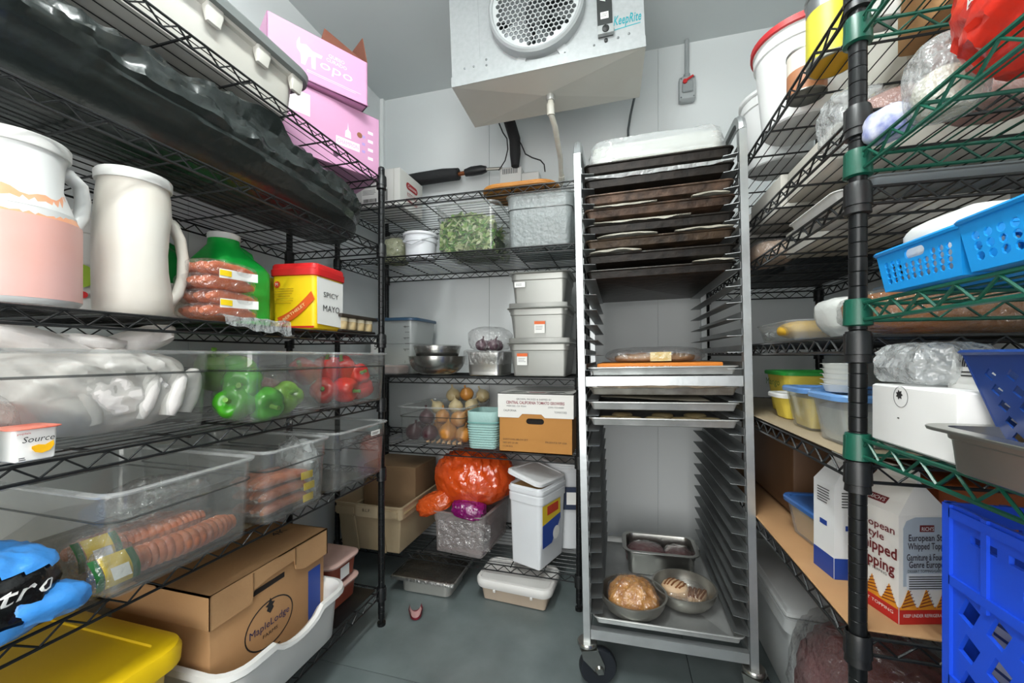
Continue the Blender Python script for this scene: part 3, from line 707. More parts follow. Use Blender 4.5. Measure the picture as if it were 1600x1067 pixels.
for a in ((-W_ / 2, W_ / 2, -D_ / 2, -D_ / 2 + .004), (-W_ / 2, W_ / 2, D_ / 2 - .004, D_ / 2), (-W_ / 2, -W_ / 2 + .004, -D_ / 2, D_ / 2), (W_ / 2 - .004, W_ / 2, -D_ / 2, D_ / 2)): g.box(*a, 0, H_)
g.box(-W_ / 2, W_ / 2, -D_ / 2, D_ / 2, 0, .004); g.build('carton_body', PINK, t, smooth=False)
G().box(W_ / 2 - .003, W_ / 2, -D_ / 2, D_ / 2, 0, .09, T((0, 0, H_)) @ T((W_ / 2, 0, 0)) @ rot('Y', -12) @ T((-W_ / 2, 0, 0))).build('side_flap', PINKIN, t, smooth=False)
G().add([(-.172, -D_ / 2 + .002, H_), (-.005, -D_ / 2 + .002, H_), (-.02, -D_ / 2 + .06, H_ + .015), (-.15, -D_ / 2 + .06, H_ + .02)], [(0, 1, 2, 3)]).build('front_flap', PINKIN, t, smooth=False)
G().add([(.0, -D_ / 2 + .003, H_), (.165, -D_ / 2 + .003, H_), (.015, -D_ / 2 + .012, H_ + .055)], [(0, 1, 2)]).build('torn_flap', mat('#6f3f2f', .8), t, smooth=False)
G().add([(.04, -D_ / 2 - .001, .001), (.176, -D_ / 2 - .001, .005), (.172, -D_ / 2 - .03, -.016)], [(0, 1, 2)]).build('loose_corner', mat('#8c3f74', .7), t, smooth=False)
F = FRONT(-D_ / 2)
text('QUEIJO\nCURADO', t, F, .055, .118, .013, PWH, .075)
text('opo', t, F, .055, .072, .036, PWH, .12, shear=.1)
sticker(t, F, [(-.055, .05), (-.045, .085), (-.035, .09), (-.033, .05), (-.02, .05), (-.02, .098), (.0, .10), (.004, .112), (-.03, .112), (-.052, .125), (-.072, .118), (-.074, .142), (-.083, .120), (-.082, .098), (-.07, .085), (-.068, .05)], PWH, 'animal_emblem')
lines(t, F, -.05, .15, .036, .006, 2, .002, PWH)

# second shelf: the black bag
BAGK = mat('#1f2524', .27, spec=.7, bump=(14, .5))
t = thing('black_bag', 'long bulging black plastic bag on the second left shelf', 'bag', (-1.12, .80, 1.556), 90)
def bagk(a, b):
    u = a * 2 - 1; th = b * 2 * PI
    end = (1 - abs(u) ** 7) ** .5
    hgt = .205 - .035 * max(0, u) ** 1.5 - .02 * max(0, -u)
    y = -math.copysign(abs(math.cos(th)) ** .75, math.cos(th)) * .178 * (.25 + .75 * end); z = math.sin(th) * .5 + .5
    p = Vector((u * .58, y, z * hgt * (.35 + .65 * end)))
    q = Vector((p.x * 5.5 + p.y * 7, p.y * 17 - p.x * 3, p.z * 17)); k = ridge(q, 1.0, 3) * .6 + abs(ridge(q, 2.1, 9)) ** 2 * .45
    amp = .024 if 0 < th < PI else .004
    p += Vector((0, -.8 * max(0, math.cos(th)), .25 + .5 * max(0, math.sin(th)))) * amp * 1.35 * k
    for off, sl, A, wd in ((.04, .15, .022, .016), (.20, -.12, .020, .014), (.10, .05, .016, .010), (.02, -.10, .014, .012), (.26, -.22, .018, .013)):
        d = (b - off - sl * a + .5) % 1 - .5; f = A * math.exp(-(d / wd) ** 2) * (.4 + .6 * abs(math.sin(a * 7 + off * 40)))
        p += Vector((0, -.9 * max(0, math.cos(th)), .6 * max(0, math.sin(th)) + .2)) * f
    return Vector((p.x, p.y, max(p.z, .003)))
G().grid(150, 72, bagk).build('bag_film', BAGK, t)

# third shelf
t = jug('pink sauce in a clear wide-mouthed jug with white lid, first on the third left shelf', -1.03, .452, 1.19, 90, .078, .295, mat('#cbcccb', .35), WHITEP, neck=.77, big=1)
t.children[0].name = 'body'
G().lathe([(.0786, .010), (.0788, .148), (.0788, .150)], 36).build('pink_sauce', mat('#d09c90', .4, var=(8, '#cfa8a4', .8)), t)
def splash(a, b):
    th = -PI + a * 2 * PI; hi = .030 + .028 * (noise.noise(Vector((math.cos(th) * 2, math.sin(th) * 2, 4))) + .3)
    z = .150 + b * max(.004, hi); k = max(0, min(1, (z - .145) / .05)); x = .0782 * math.cos(th) * (1 - .105 * (z - .15) / .08)
    x = x * (1 - .29 * k) if x > 0 else x
    return (x, .0782 * math.sin(th) * (1 - .10 * (z - .15) / .08), z)
G().grid(48, 4, splash).build('sauce_splash', mat('#e09468', .4, var=(20, '#dfae92', .7)), t)
jug('white wide-mouthed plastic jug with a round handle beside the pink sauce jug', -1.03, .628, 1.19, 82, .066, .305, mat('#cdcac2', .4, var=(7, '#c4baad', .7)), WHITEP, neck=.90, big=2)
t = drum('white lidded container with a green olive print, behind the two jugs', -1.255, .655, 1.19, .07, .072, .245, WHITEP, WHITEP, 'white_container')
M = rot('Z', 58) @ FRONT(-.0716)
sticker(t, M, disc2(.0, .095, .030, .028), mat('#8fae2d', .5), 'green_print', .003); sticker(t, M, stad2(.0, .052, .034, .016), RED, 'red_print')
t = thing('small_carton', 'small pale grey carton behind the handle of the white jug', 'carton', (-1.14, .775, 1.19), 80)
carton(t, .085, .12, .095, mat('#cfcac3', .7)); sticker(t, FRONT(-.06), rect2(-.035, .01, .015, .08), mat('#e6dfd2', .6))
GRN = mat('#12a03c', .3, spec=.5)
def sq_jug(label, x, y, z, rz, w, h, m, cap, group=None):
    t = thing('jug', label, 'jug', (x, y, z), rz, group); s = h * .62
    G().loft([rr(w - .01, w * .8 - .01, .03, 0, 5), rr(w, w * .8, .035, .006, 5), rr(w, w * .8, .035, s, 5), rr(w * .92, w * .72, .04, s + .02, 5, -.004), rr(w * .62, w * .55, .045, h * .80, 5, -w * .08), rr(w * .44, w * .44, w * .21, h * .87, 5, -w * .10), rr(w * .42, w * .42, w * .205, h * .93, 5, -w * .10)]).build('body', m, t)
    G().lathe([(w * .22, h * .93), (w * .225, h * .94), (w * .225, h - .003), (w * .20, h)], 24, T((-w * .10, 0, 0))).build('cap', cap, t)
    G().tube([(0, 0, h * .83), (w * .2, 0, h * .86), (w * .33, 0, h * .83), (w * .41, 0, h * .72), (w * .44, 0, h * .6), (w * .42, 0, s * .9)], [.012, .014, .014, .013, .013, .014], 10).build('handle', m, t)
    return t
sq_jug('bright green jug with white cap and moulded handle, behind the sausage packs', -1.17, .965, 1.19, 90, .19, .285, GRN, WHITEP, 'green jugs')
sq_jug('darker green jug standing behind the bright green one', -1.315, .84, 1.19, 90, .19, .285, mat('#0f7d33', .35), WHITEP, 'green jugs')
sq_jug('yellow jug with a white top between the green jug and the yellow bucket', -1.20, 1.145, 1.19, 90, .12, .20, mat('#e6cf1e', .4), WHITEP)
# sausage packs
SAUS = mat('#cc6a35', .35, var=(30, '#9a4222', .7), bump=(60, .1))
def sausages(label, x, y, z, rz, group, n=3, L=.13, m=SAUS, r=.0185):
    t = thing('sausage_pack', label, 'sausages', (x, y, z), rz, group)
    for i in range(n):
        yy = (i - (n - 1) / 2) * r * 1.9
        pts = [(-L / 2 + L * k / 8, yy + .012 * math.sin(PI * k / 8) - .006, r + .002 + .003 * math.sin(PI * k / 8 + i)) for k in range(9)]
        G().tube(pts, [r * q for q in (.35, .8, .97, 1, 1, 1, .97, .8, .35)], 10).build('sausage', m, t)
    g = G().grid(32, 20, lambda a, b: (0, 0, 0))
    blob(L * .56, n * r * 1.02 + .004, r * 2.3, 30, .55, .07, 34, x * 31 + z * 77, .95).build('film', FILM, t)
    return t
for i, (dy, dz, lab) in enumerate(((0, 0, 'lowest sausage pack of the stack beside the green jug'), (.006, .036, 'second sausage pack from the bottom of the stack, with a white strip label'),
                                   (-.004, .072, 'third sausage pack of the stack, with a white strip label'), (.004, .108, 'topmost sausage pack of the stack, with a white label strip on its film'))):
    t = sausages(lab, -1.0, .792 + dy, 1.19 + dz, 90 + (i % 2) * 6 - 3, 'packs of sausages beside the green jug', 3, .138)
    if i in (1, 3): G().grid(6, 3, lambda a, b: (-.055 + .11 * a, -.062 - .003 * math.sin(a * 7), -.006 + .022 * b + .006 * a)).build('strip_label', WHITEL, t); G().grid(4, 2, lambda a, b: (-.055 + .03 * a, -.0635 - .003 * math.sin(a * 2), .0 + .014 * b)).build('yellow_mark', mat('#e6c414', .5), t)
t = thing('film_corner', 'loose clear film flap hanging over the front rail of the third left shelf', 'film', (-.945, .835, 1.192), 90)
G().grid(24, 14, lambda a, b: (-.09 + .20 * a, .06 - .085 * min(b, .6) / .6 - .012 * max(0, b - .6), .010 - .11 * max(0, b - .6) * (.5 + .8 * a * (1 - .5 * a)) + .008 * noise.noise(Vector((a * 6, b * 5, 1))))).build('film', FILMW, t)
# yellow and red mayonnaise bucket
YEL = mat('#eec60f', .45)
t = thing('square_bucket', 'square yellow bucket with red lid and a handwritten white label', 'bucket', (-1.040, 1.150, 1.19), 5)
BW, BD, BH = .165, .160, .205
G().prof(BW, BD, .018, [(-.008, 0), (-.004, .004), (0, BH - .012)], 4).build('body', YEL, t)
G().prof(BW, BD, .018, [(.001, BH - .030), (.006, BH - .028), (.007, BH - .008), (.003, BH - .006), (.002, BH + .006), (-.002, BH + .011), (-.02, BH + .009)], 4).build('lid', RED, t)
F = FRONT(-BD / 2 - .0006)
sticker(t, F, rect2(-.078, .078, .004, .010), RED, 'red_stripe'); sticker(t, F, disc2(-.058, .148, .011), mat('#c4401e', .5), 'round_seal'); text('M', t, F @ T((0, 0, .001)), -.058, .148, .010, WHITEL)
lines(t, F, -.066, .005, .132, .008, 7, .0022, mat('#b9940f', .6))
bd = []
for i in range(9):
    a = i / 8; bd.append((-.045 + .125 * a, .012 + .085 * a ** 1.0 - .012 * math.sin(a * PI)))
sticker(t, F, [(x, y) for x, y in bd] + [(x - .012, y + .026) for x, y in bd[::-1]], mat('#d4541a', .5), 'diagonal_band')
text('BERTHELET', t, F @ T((.0, 0, .0008)) @ T((.006, .056, 0)) @ rot('Z', 33), 0, 0, .010, mat('#f3e2a8', .5), .095)
sticker(t, RIGHT(BW / 2 + .0006), [(-.072, .018), (.066, .012), (.068, .170), (-.074, .172)], WHITEL, 'paper_label', .001)
MK = RIGHT(BW / 2 + .0022)
text('SPICY', t, MK, -.002, .118, .018, INK, .082, 'handwriting'); text('MAYO', t, MK, .0, .072, .022, INK, .09, 'handwriting')
t = thing('jar_tray', 'tray of small lidded jars at the far end of the third left shelf', 'tray', (-1.03, 1.305, 1.19), 90)
G().rbox(.205, .16, .008, .002, 0).build('tray_base', mat('#201d1a', .5), t); G().rbox(.215, .17, .012, .002, .052).build('tray_cover', mat('#2b241c', .5), t)
for i in range(4):
    for j in range(3):
        p = thing('small_jar', 'small pale jar, %s row of the dark tray, %s from the yellow bucket' % (('front', 'middle', 'rear')[j], ('first', 'second', 'third', 'fourth')[i]), 'jar', (-1.03 + .055 - .055 * j + .0, 1.305 - .075 + .05 * i, 1.1985), 0, 'small jars in the dark tray')
        G().lathe([(.020, 0), (.023, .004), (.023, .032), (.019, .038), (.020, .042)], 16).build('glass', mat('#a98c5a', .25, var=(20, '#d5c49c', .8)), p)
        G().lathe([(.0235, .030), (.0235, .042), (.021, .0435)], 16).build('rim', mat('#d8cdb0', .4), p)
t = thing('leaning_panel', 'pale foam lid leaning behind the yellow bucket', 'lid', (-1.24, 1.325, 1.19), 90)
G().box(-.08, .08, -.012, .012, 0, .2, rot('Y', -22)).build('panel', mat('#d3d6d6', .6), t)

# fourth shelf: three clear bins with peppers and a bag
PG = mat('#3f9a1c', .22, var=(14, '#2b6a14', .8), spec=.6); PR = mat('#cc1712', .2, var=(14, '#a50e0c', .7), spec=.6)
clear_bin('long clear bin with a white shopping bag in it on the fourth left shelf', -1.135, .499, .928, .552, .345, .185, 90)
clear_bin('clear bin of green peppers on the fourth left shelf', -1.125, .9285, .928, .296, .50, .185, 90)
clear_bin('clear bin of red peppers at the end of the fourth left shelf', -1.125, 1.247, .928, .318, .50, .185, 90)
WB = mat('#dcd6d3', .34, bump=(30, .35), var=(7, '#e6e2de', .8))
t = thing('white_bag', 'white plastic shopping bag stuffed with long rolls in the long clear bin', 'bag', (-1.115, .595, .936), 90)
def wb(a, b):
    th = a * 2 * PI; ph = (b - .5) * PI; c = math.cos(ph)
    sg = lambda v, k: math.copysign(abs(v) ** k, v)
    p = Vector((sg(c, .6) * sg(math.cos(th), .7) * .155, sg(c, .6) * sg(math.sin(th), .7) * .125, (sg(math.sin(ph), .8) + 1) * .088))
    q = Vector((p.x * 24 + p.z * 20, p.y * 9, p.z * 5 - p.x * 4)); k = ridge(q, 1, 2) * .75 + ridge(q, 2.3, 5) * .22
    p = Vector((p.x * (1 + .10 * k), p.y * (1 + .14 * k), p.z * (1 + .07 * k))); p.z = max(.002, p.z); return p
G().grid(110, 70, wb).build('bag_film', WB, t)
for i, (x, z, w, h, tl, sd) in enumerate(((-.09, .165, .075, .045, 20, 1), (.075, .17, .085, .05, -24, 4), (-.01, .172, .06, .035, 5, 7))):
    blob(w, .05, h, 26, .8, .22, 26, sd, .95, M=T((x, -.02, z)) @ rot('Y', tl)).build('bag_handle', WB, t)
for i, (x, y, tl) in enumerate(((.02, -.115, 32), (.075, -.118, 28), (.125, -.10, 24), (-.05, -.108, -20))):
    G().tube([(x + .05 * math.sin(R(tl)) * k, y, .03 + .09 * k) for k in (0, .3, .7, 1, 1.15)], [.014, .022, .023, .020, .008], 12).warp(lambda p: p * (1 + .015 * noise.noise(p * 50))).build('roll_bulge', WB, t)
t = thing('pink_roll_bag', 'clear bag with pinkish food slumped left of the white shopping bag', 'bag', (-1.10, .385, .936), 90)
blob(.075, .10, .105, 30, .8, .16, 14, 12, .9).build('film', FILMW, t); blob(.06, .08, .055, 22, .8, .12, 16, 13, .9).build('food', mat('#d98d7c', .6, var=(14, '#d8b4a6', .9)), t)
gp = [(-.995, .842, .975, (78, 10, 20)), (-.975, .905, .968, (100, 25, 80)), (-1.03, .875, 1.055, (85, -10, 0)), (-.985, .985, .972, (20, 60, 10)), (-1.07, .84, 1.06, (15, 10, 0)), (-1.09, .90, .975, (60, 0, 60)), (-1.00, .865, 1.028, (95, 0, 35))]
for i, (x, y, z, tl) in enumerate(gp):
    pepper(['green pepper low against the near wall of its bin', 'green pepper showing its stem end low at the bin front', 'green pepper on top of the heap, lying on its side', 'pale green pepper lying right of the others in its bin',
            'light green pepper standing behind the heap in its bin', 'green pepper at the bottom behind the others', 'glossy green pepper lying across the middle of the heap'][i], x, y, z, PG if i not in (3, 4) else mat('#6f9a34', .25, var=(14, '#4d7a22', .8), spec=.6), .053, tl, 'green peppers in the clear bin', i)
rp = [(-.99, 1.165, .975, (80, 0, 30)), (-.975, 1.245, .972, (95, 15, 100)), (-.985, 1.33, 1.02, (70, 20, 60)), (-1.02, 1.21, 1.045, (10, 10, 0)), (-1.01, 1.29, 1.045, (25, -15, 40)), (-.98, 1.345, .972, (100, 0, -40)), (-1.08, 1.17, 1.04, (50, 20, 0))]
for i, (x, y, z, tl) in enumerate(rp):
    pepper(['red pepper low at the near end of the red pepper bin', 'red pepper low in the middle of the bin front', 'red pepper at the far end, upper one', 'red pepper standing on top of the heap, stem up', 'red pepper on top toward the far end',
            'red pepper low at the far end of its bin', 'red pepper behind the heap at the near end'][i], x, y, z + .006, PR, .050, tl, 'red peppers in the clear bin', i)
t = thing('onion_net', 'clear bag of dull red vegetables behind the green peppers', 'bag', (-1.15, 1.02, .936), 90)
blob(.085, .13, .13, 30, .8, .12, 12, 17, .9).build('film', FILM, t); blob(.07, .11, .10, 24, .9, .10, 18, 19, .9).build('vegetables', mat('#7c4a44', .5, var=(9, '#4a2a2a', .9)), t)
t = thing('yogurt_cup', 'square white yogurt cup with red lid and peach print at the shelf edge', 'yogurt', (-.952, .428, .929), 90)
G().prof(.054, .05, .006, [(-.005, 0), (-.003, .002), (0, .052)], 3).build('cup', mat('#f0efec', .4), t)
G().prof(.054, .05, .008, [(.003, .052), (.006, .053), (.006, .0545), (0, .056)], 3).build('lid', mat('#d3563f', .35, var=(30, '#e7a08c', .8)), t)
F = FRONT(-.0252)
text('Source', t, F, .002, .036, .010, INK, .038, shear=.25); text('yoplait', t, F, -.015, .046, .003, RED, .016)
sticker(t, F, [(-.006, .024), (.002, .026), (.010, .024), (.020, .030), (.021, .022), (.016, .014), (.006, .011), (-.002, .014), (-.006, .020)], mat('#f0b414', .5), 'peach_print'); lines(t, F, -.021, -.012, .0065, .003, 2, .0015, INK)
t = thing('clear_cup', 'clear plastic cup at the near edge of the fourth left shelf', 'cup', (-.952, .352, .929), 0)
G().lathe([(.024, 0), (.026, .002), (.034, .100), (.037, .102), (.037, .106), (.034, .107), (.032, .100), (.024, .004)], 28).build('cup', CLOUDY, t)

# fifth shelf
t = thing('shelf_liner', 'brownish clear plastic liner sheet lying on the fifth left shelf', 'liner', (-1.17, .70, .6445), 90)
G().rbox(1.30, .44, .0015, .01, 0, b=.0004).build('liner_sheet', clear('#d8ccb6', .30, .06, .15, hcol='#8f8470'), t)
clear_bin('clear bin of orange sausage rolls with yellow labels on the fifth left shelf', -1.125, .652, .648, .325, .50, .200, 90)
clear_bin('clear bin of orange sausage packs in the middle of the fifth left shelf', -1.125, .951, .648, .258, .50, .200, 90)
t = clear_bin('empty clear bin with a small white label at the end of the fifth left shelf', -1.125, 1.247, .648, .318, .50, .200, 90)
sticker(t, FRONT(-.243), rect2(.03, .085, .158, .176), WHITEL); lines(t, FRONT(-.2436), .034, .08, .168, .005, 2, .0018, INK)
RO = mat('#cf7a4c', .4, var=(24, '#a84f2a', .8), bump=(70, .15))
YL = mat('#d9bb1c', .45); DG = mat('#1d5a2a', .45)
def rolls(label, x, y, z, rz, L, r, group, n=2, lab=True):
    t = thing('sliced_roll_pack', label, 'sausages', (x, y, z), rz, group)
    for i in range(n):
        pts = []; rad = []
        for k in range(49):
            a = k / 48; pts.append((-L / 2 + L * a, (i - (n - 1) / 2) * r * 1.9 + .004 * math.sin(a * 9), r + .002)); rad.append(r * (1 if k % 3 else .88) * (min(1, .55 + 3 * min(a, 1 - a)) if 0 < a < 1 else .3))
        G().tube(pts, rad, 14).build('sliced_roll', RO, t)
    blob(L * .54, n * r * 1.05, r * 2.25, 30, .5, .05, 26, x * 50 + y * 30, .95).build('film', FILM, t)
    if lab:
        g = G(); g.grid(5, 6, lambda a, b: (-L * .66 + .05 * a - .012 * b, -n * r * 1.0 + .10 * b * n * r * 20 * .02 - .012 * math.sin(b * PI), .0 + .010 + .062 * b))
        g.build('yellow_label', YL, t)
        for s in (0, 1): G().grid(2, 6, lambda a, b: (-L * .66 - .014 + .056 * s + .012 * a - .012 * b, -n * r * 1.0 + .10 * b * n * r * 20 * .02 - .012 * math.sin(b * PI) - .001, .010 + .062 * b)).build('green_stripe', DG, t)
        G().grid(3, 3, lambda a, b: (-L * .66 + .012 + .028 * a - .006 - .004 * b, -n * r * 1.0 - .0155 + .004 * b, .026 + .024 * b)).build('white_panel', WHITEL, t)
        blob(.035, .02, .085, 18, .7, .15, 30, 3, .9, M=T((-L * .60, -n * r * .8, .0))).build('film_end', FILM, t)
    return t
rolls('front pack of sliced orange rolls with yellow and green label in its clear bin', -.945, .672, .656, 88, .235, .027, 'sliced roll packs', 1)
rolls('second pack of sliced orange rolls lying behind the front one', -1.015, .665, .672, 86, .20, .025, 'sliced roll packs', 1)
rolls('sliced roll pack on top toward the back of the near clear bin', -1.10, .665, .66, 92, .22, .022, 'sliced roll packs', 2, False)
t = thing('empty_film', 'crumpled clear film standing up behind the sliced rolls', 'film', (-1.06, .70, .71), 90)
blob(.09, .06, .10, 30, .8, .30, 16, 33, .9).build('film', FILM, t)
for i, (dx, dz) in enumerate(((0, 0), (.004, .036), (-.004, .072))):
    t = sausages(['lowest orange sausage pack in the middle bin of the fifth shelf', 'orange sausage pack second from the bottom in the middle bin', 'topmost orange sausage pack in the middle bin with a yellow tag'][i], -.985, .94 + dx, .657 + dz, 92 - 4 * i, 'sausage packs in the middle bin', 4, .17, RO, .016)
    G().rbox(.04, .003, .022, .001, .004, .065, -.072).build('yellow_tag', YL, t)
t = thing('clear_film', 'torn clear film sticking up beside the sausage packs in the middle bin', 'film', (-.985, 1.035, .66), 90)
blob(.028, .06, .17, 26, .7, .35, 18, 53, .95).build('film', FILMW, t)
t = thing('blue_black_bag', 'shiny black and blue printed plastic bag at the near end of the fifth left shelf', 'bag', (-1.0, .375, .6465), 90)
BB = blob(.095, .09, .145, 54, .8, .13, 13, 61, .85)
BB.build('bag_film', mat('#101012', .18, spec=.7, bump=(22, .5)), t)
BLU = mat('#3f8edb', .25, spec=.6, bump=(22, .5))
def patch(f0, f1, name, m, off=.0025):
    g = G(); idx = {}
    for f in BB.f:
        c = sum((BB.v[i] for i in f), Vector()) / len(f)
        if f0 < c.z + .15 * c.x < f1:
            q = []
            for i in f:
                if i not in idx: p = BB.v[i]; idx[i] = len(g.v); g.v.append(p * 1.012 + Vector((p.x, p.y, 0)).normalized() * off)
                q.append(idx[i])
            g.f.append(q)
    return g.build(name, m, t)
patch(-.1, .038, 'blue_lower_band', BLU); patch(.112, .3, 'blue_upper_band', BLU)
def conform(o, tgt, off=.002):
    for v in o.data.vertices:
        ok, loc, nor, _ = tgt.closest_point_on_mesh(v.co)
        if ok: v.co = loc + nor * off
o = text('tro', t, T((0, -.1, 0)) @ FRONT(0), .038, .082, .030, WHITEL, .075, 'brand_lettering', .25); conform(o, t.children[0], .005)
t2 = blob(.05, .035, .05, 24, .8, .3, 24, 66, .9, M=T((.06, -.06, .014)) @ rot('Y', 12)).build('bag_tail', BLU, t)

# bottom shelf
t = thing('yellow_tote', 'yellow plastic tote with a yellow lid at the near end of the bottom left shelf', 'tote', (-1.175, .345, .156), 90)
YT = mat('#e4bf10', .42, var=(4, '#d9b208', .7))
G().prof(.66, .42, .05, [(-.03, 0), (-.022, .006), (-.004, .25), (0, .262)], 6).build('tote_body', YT, t)
G().prof(.70, .455, .06, [(-.006, .252), (.0, .256), (.002, .285), (-.004, .298), (-.018, .303), (-.05, .301), (-.052, .297), (-.20, .297)], 7).build('lid', YT, t)
t = bus_tub('white plastic bus tub with a wavy rim on the bottom left shelf, holding a carton', -1.115, .945, .156, .455, .475, .180, 90, WHITEP, .035)
t = thing('maple_carton', 'brown cardboard carton with an oval farm logo sitting in the white tub', 'carton', (-1.145, .945, .168), 90)
carton(t, .392, .345, .33, CARD)
LIDM = mat('#b78f64', .8, bump=(120, .06), var=(5, '#a87e55', .6))
hh = .345
g = G(); F = FRONT(-.182)
g.plate([(-.202, hh - .085), (-.085, hh - .085), (-.082, hh - .052), (-.02, hh - .042), (.06, hh - .040), (.066, hh - .07), (.10, hh - .085), (.202, hh - .085), (.202, hh), (-.202, hh)], (), .004, F)
g.box(-.202, .202, -.182, .182, hh - .004, hh); g.box(-.202, -.198, -.182, .182, hh - .085, hh); g.box(.198, .202, -.182, .182, hh - .085, hh); g.box(-.202, .202, .178, .182, hh - .085, hh)
g.build('carton_lid', LIDM, t, smooth=False)
for x in (-.083, .063): G().box(x - .002, x + .002, -.1835, -.181, hh - .055, hh - .004).build('lid_crease', mat('#7d5d3c', .9), t)
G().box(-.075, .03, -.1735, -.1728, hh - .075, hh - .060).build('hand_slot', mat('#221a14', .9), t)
sticker(t, FRONT(-.1727), rect2(.125, .178, .012, .235), BLUE, 'blue_stripe')
F = FRONT(-.1727); OC = (-.02, .165)
sticker(t, F, disc2(*OC, .082, .066, 40), INK, 'logo_ring', holes=[disc2(*OC, .0785, .0625, 40)])
text('MapleLodge', t, F, OC[0], OC[1] - .002, .021, mat('#2b2b55', .6), .135, 'logo_lettering'); text('FARMS', t, F, OC[0], OC[1] - .027, .010, INK, .05, 'logo_lettering')
sticker(t, F, [(-.02, .192), (-.008, .204), (-.012, .212), (-.004, .218), (-.014, .222), (-.02, .236), (-.026, .222), (-.036, .218), (-.028, .212), (-.032, .204)], INK, 'leaf_emblem')
lines(t, F, -.055, .015, .085, .008, 2, .003, INK)
text('4K', t, TOP(hh), .13, -.05, .03, INK, .05, 'handwriting')
for k, (z, lab) in enumerate(((.156, 'lower of two stacked pink-lidded tubs of red food at the shelf end'), (.246, 'upper of two stacked pink-lidded tubs of red food, white label on its front'))):
    t = thing('lidded_container', lab, 'food container', (-1.14, 1.30, z), 90, 'stacked pink-lidded tubs')
    G().prof(.155, .26, .03, [(-.012, 0), (-.008, .003), (0, .072)], 5).build('tub_body', mat('#a1543f', .4, var=(12, '#8a3f2e', .8)), t)
    G().prof(.165, .27, .035, [(-.002, .070), (.006, .071), (.008, .078), (.002, .082), (-.008, .084), (-.02, .080), (-.04, .080)], 5).build('lid', mat('#d3b0a6', .35), t)
    if k: sticker(t, FRONT(-.131), rect2(-.03, .02, .012, .056), WHITEL)
t = thing('black_board', 'black board lying on the far end of the bottom left shelf', 'board', (-1.17, 1.29, .1535), 90)
G().rbox(.235, .44, .002, .004, 0, b=.0005).build('board_sheet', mat('#111213', .35), t)
for o in list(bpy.data.objects):
    if o.get('label', '').startswith(('lower of two', 'upper of two')): o.location.z += .0022

# ---------------------------------------------------------------- back unit, top shelf
t = thing('white_carton', 'white carton with barcode and red print at the left of the top back shelf', 'carton', (-1.235, 1.93, 1.8745), 0)
carton(t, .31, .24, .195, mat('#d3d3ce', .65))
F = FRONT(-.1205)
for x0, x1, y0, y1 in ((-.07, .03, .025, .10),): sticker(t, F, rect2(x0, x1, y0, y1), WHITEL)
barcode(t, F @ T((0, 0, .0004)), -.06, .02, .03, .048); lines(t, F @ T((0, 0, .0004)), -.065, .025, .092, .007, 4, .002, INK)
barcode(t, F, .05, .085, .03, .09)
G().box(.118, .121, -.1212, -.1205, 0, .195).build('box_edge', mat('#b9b8ae', .7), t)
M = RIGHT(.1555)
sticker(t, M, stad2(.0, .13, .12, .035), mat('#a3242b', .6), 'brand_badge'); text('Cassone', t, M @ T((0, 0, .0006)), 0, .13, .018, WHITEL, .09); text('KITCHEN', t, M, 0, .085, .022, mat('#a3242b', .6), .10); lines(t, M, -.06, .06, .055, .008, 2, .003, mat('#a3242b', .6))
t = thing('wooden_board', 'orange brown wooden serving board on the top back shelf', 'board', (-.45, 1.86, 1.8745), 0)
WOOD = mat('#c98a3f', .5, var=(9, '#a9692a', .8))
G().prof(.37, .24, .09, [(-.012, 0), (-.004, .004), (0, .014), (-.003, .020), (-.010, .021), (-.013, .016), (-.02, .015)], 7).build('board_body', WOOD, t)

# second back shelf
LEAF = mat('#4c8a28', .5, var=(30, '#8fb551', .9)); LEAF2 = mat('#86a548', .6, var=(20, '#c7cc9e', .8))
def leaf_heap(name, label, x, y, z, w, d, h, n, mats, seed, cat='vegetables'):
    rnd = random.Random(seed); t = thing(name, label, cat, (x, y, z))
    gs = [G() for _ in mats]
    for i in range(n):
        px, py = rnd.uniform(-w / 2, w / 2), rnd.uniform(-d / 2, d / 2); pz = rnd.uniform(.006, h) * (1 - .25 * abs(2 * px / w) ** 2)
        if rnd.random() < .55: py = -d / 2 + rnd.uniform(0, .02)
        L = rnd.uniform(.04, .085); W = rnd.uniform(.004, .010)
        M = T((px, py, pz)) @ rot('Z', rnd.uniform(0, 360)) @ rot('Y', rnd.uniform(-50, 50)) @ rot('X', rnd.uniform(-60, 60))
        k = rnd.randrange(len(mats)); c = rnd.uniform(-.012, .012)
        pts = [(-L / 2, 0, 0), (-L / 4, W, c * .6), (0, W * .9, c), (L / 4, W * 1.3, c * .6), (L / 2, 0, 0), (L / 4, -W * 1.3, c * .6), (0, -W * .9, c), (-L / 4, -W, c * .6)]
        lim = lambda p: Vector((max(-w / 2, min(w / 2, p.x)), max(-d / 2, min(d / 2, p.y)), max(.003, p.z)))
        gs[k].add([lim(M @ Vector(p)) for p in pts], [(0, 1, 7), (1, 2, 6, 7), (2, 3, 5, 6), (3, 4, 5)])
    for g, m in zip(gs, mats): g.build('leaves', m, t, kind='stuff')
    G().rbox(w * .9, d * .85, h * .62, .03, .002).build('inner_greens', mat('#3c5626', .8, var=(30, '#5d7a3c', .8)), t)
    return t
t = thing('sprout_bag', 'clear bag of pale sprouts left of the white pail on the second back shelf', 'bag', (-1.17, 1.92, 1.599), 0)
blob(.07, .07, .14, 30, .85, .16, 22, 71, .9).build('sprouts', mat('#a9ad86', .7, var=(50, '#6c7350', .8), bump=(90, .6)), t); blob(.078, .078, .155, 30, .85, .12, 26, 73, .9).build('film', FILM, t)
t = drum('small white pail with a wire handle on the second back shelf beside the greens', -1.0, 1.88, 1.599, .076, .086, .135, mat('#dfe2e6', .4), mat('#e9ebee', .4), 'pail')
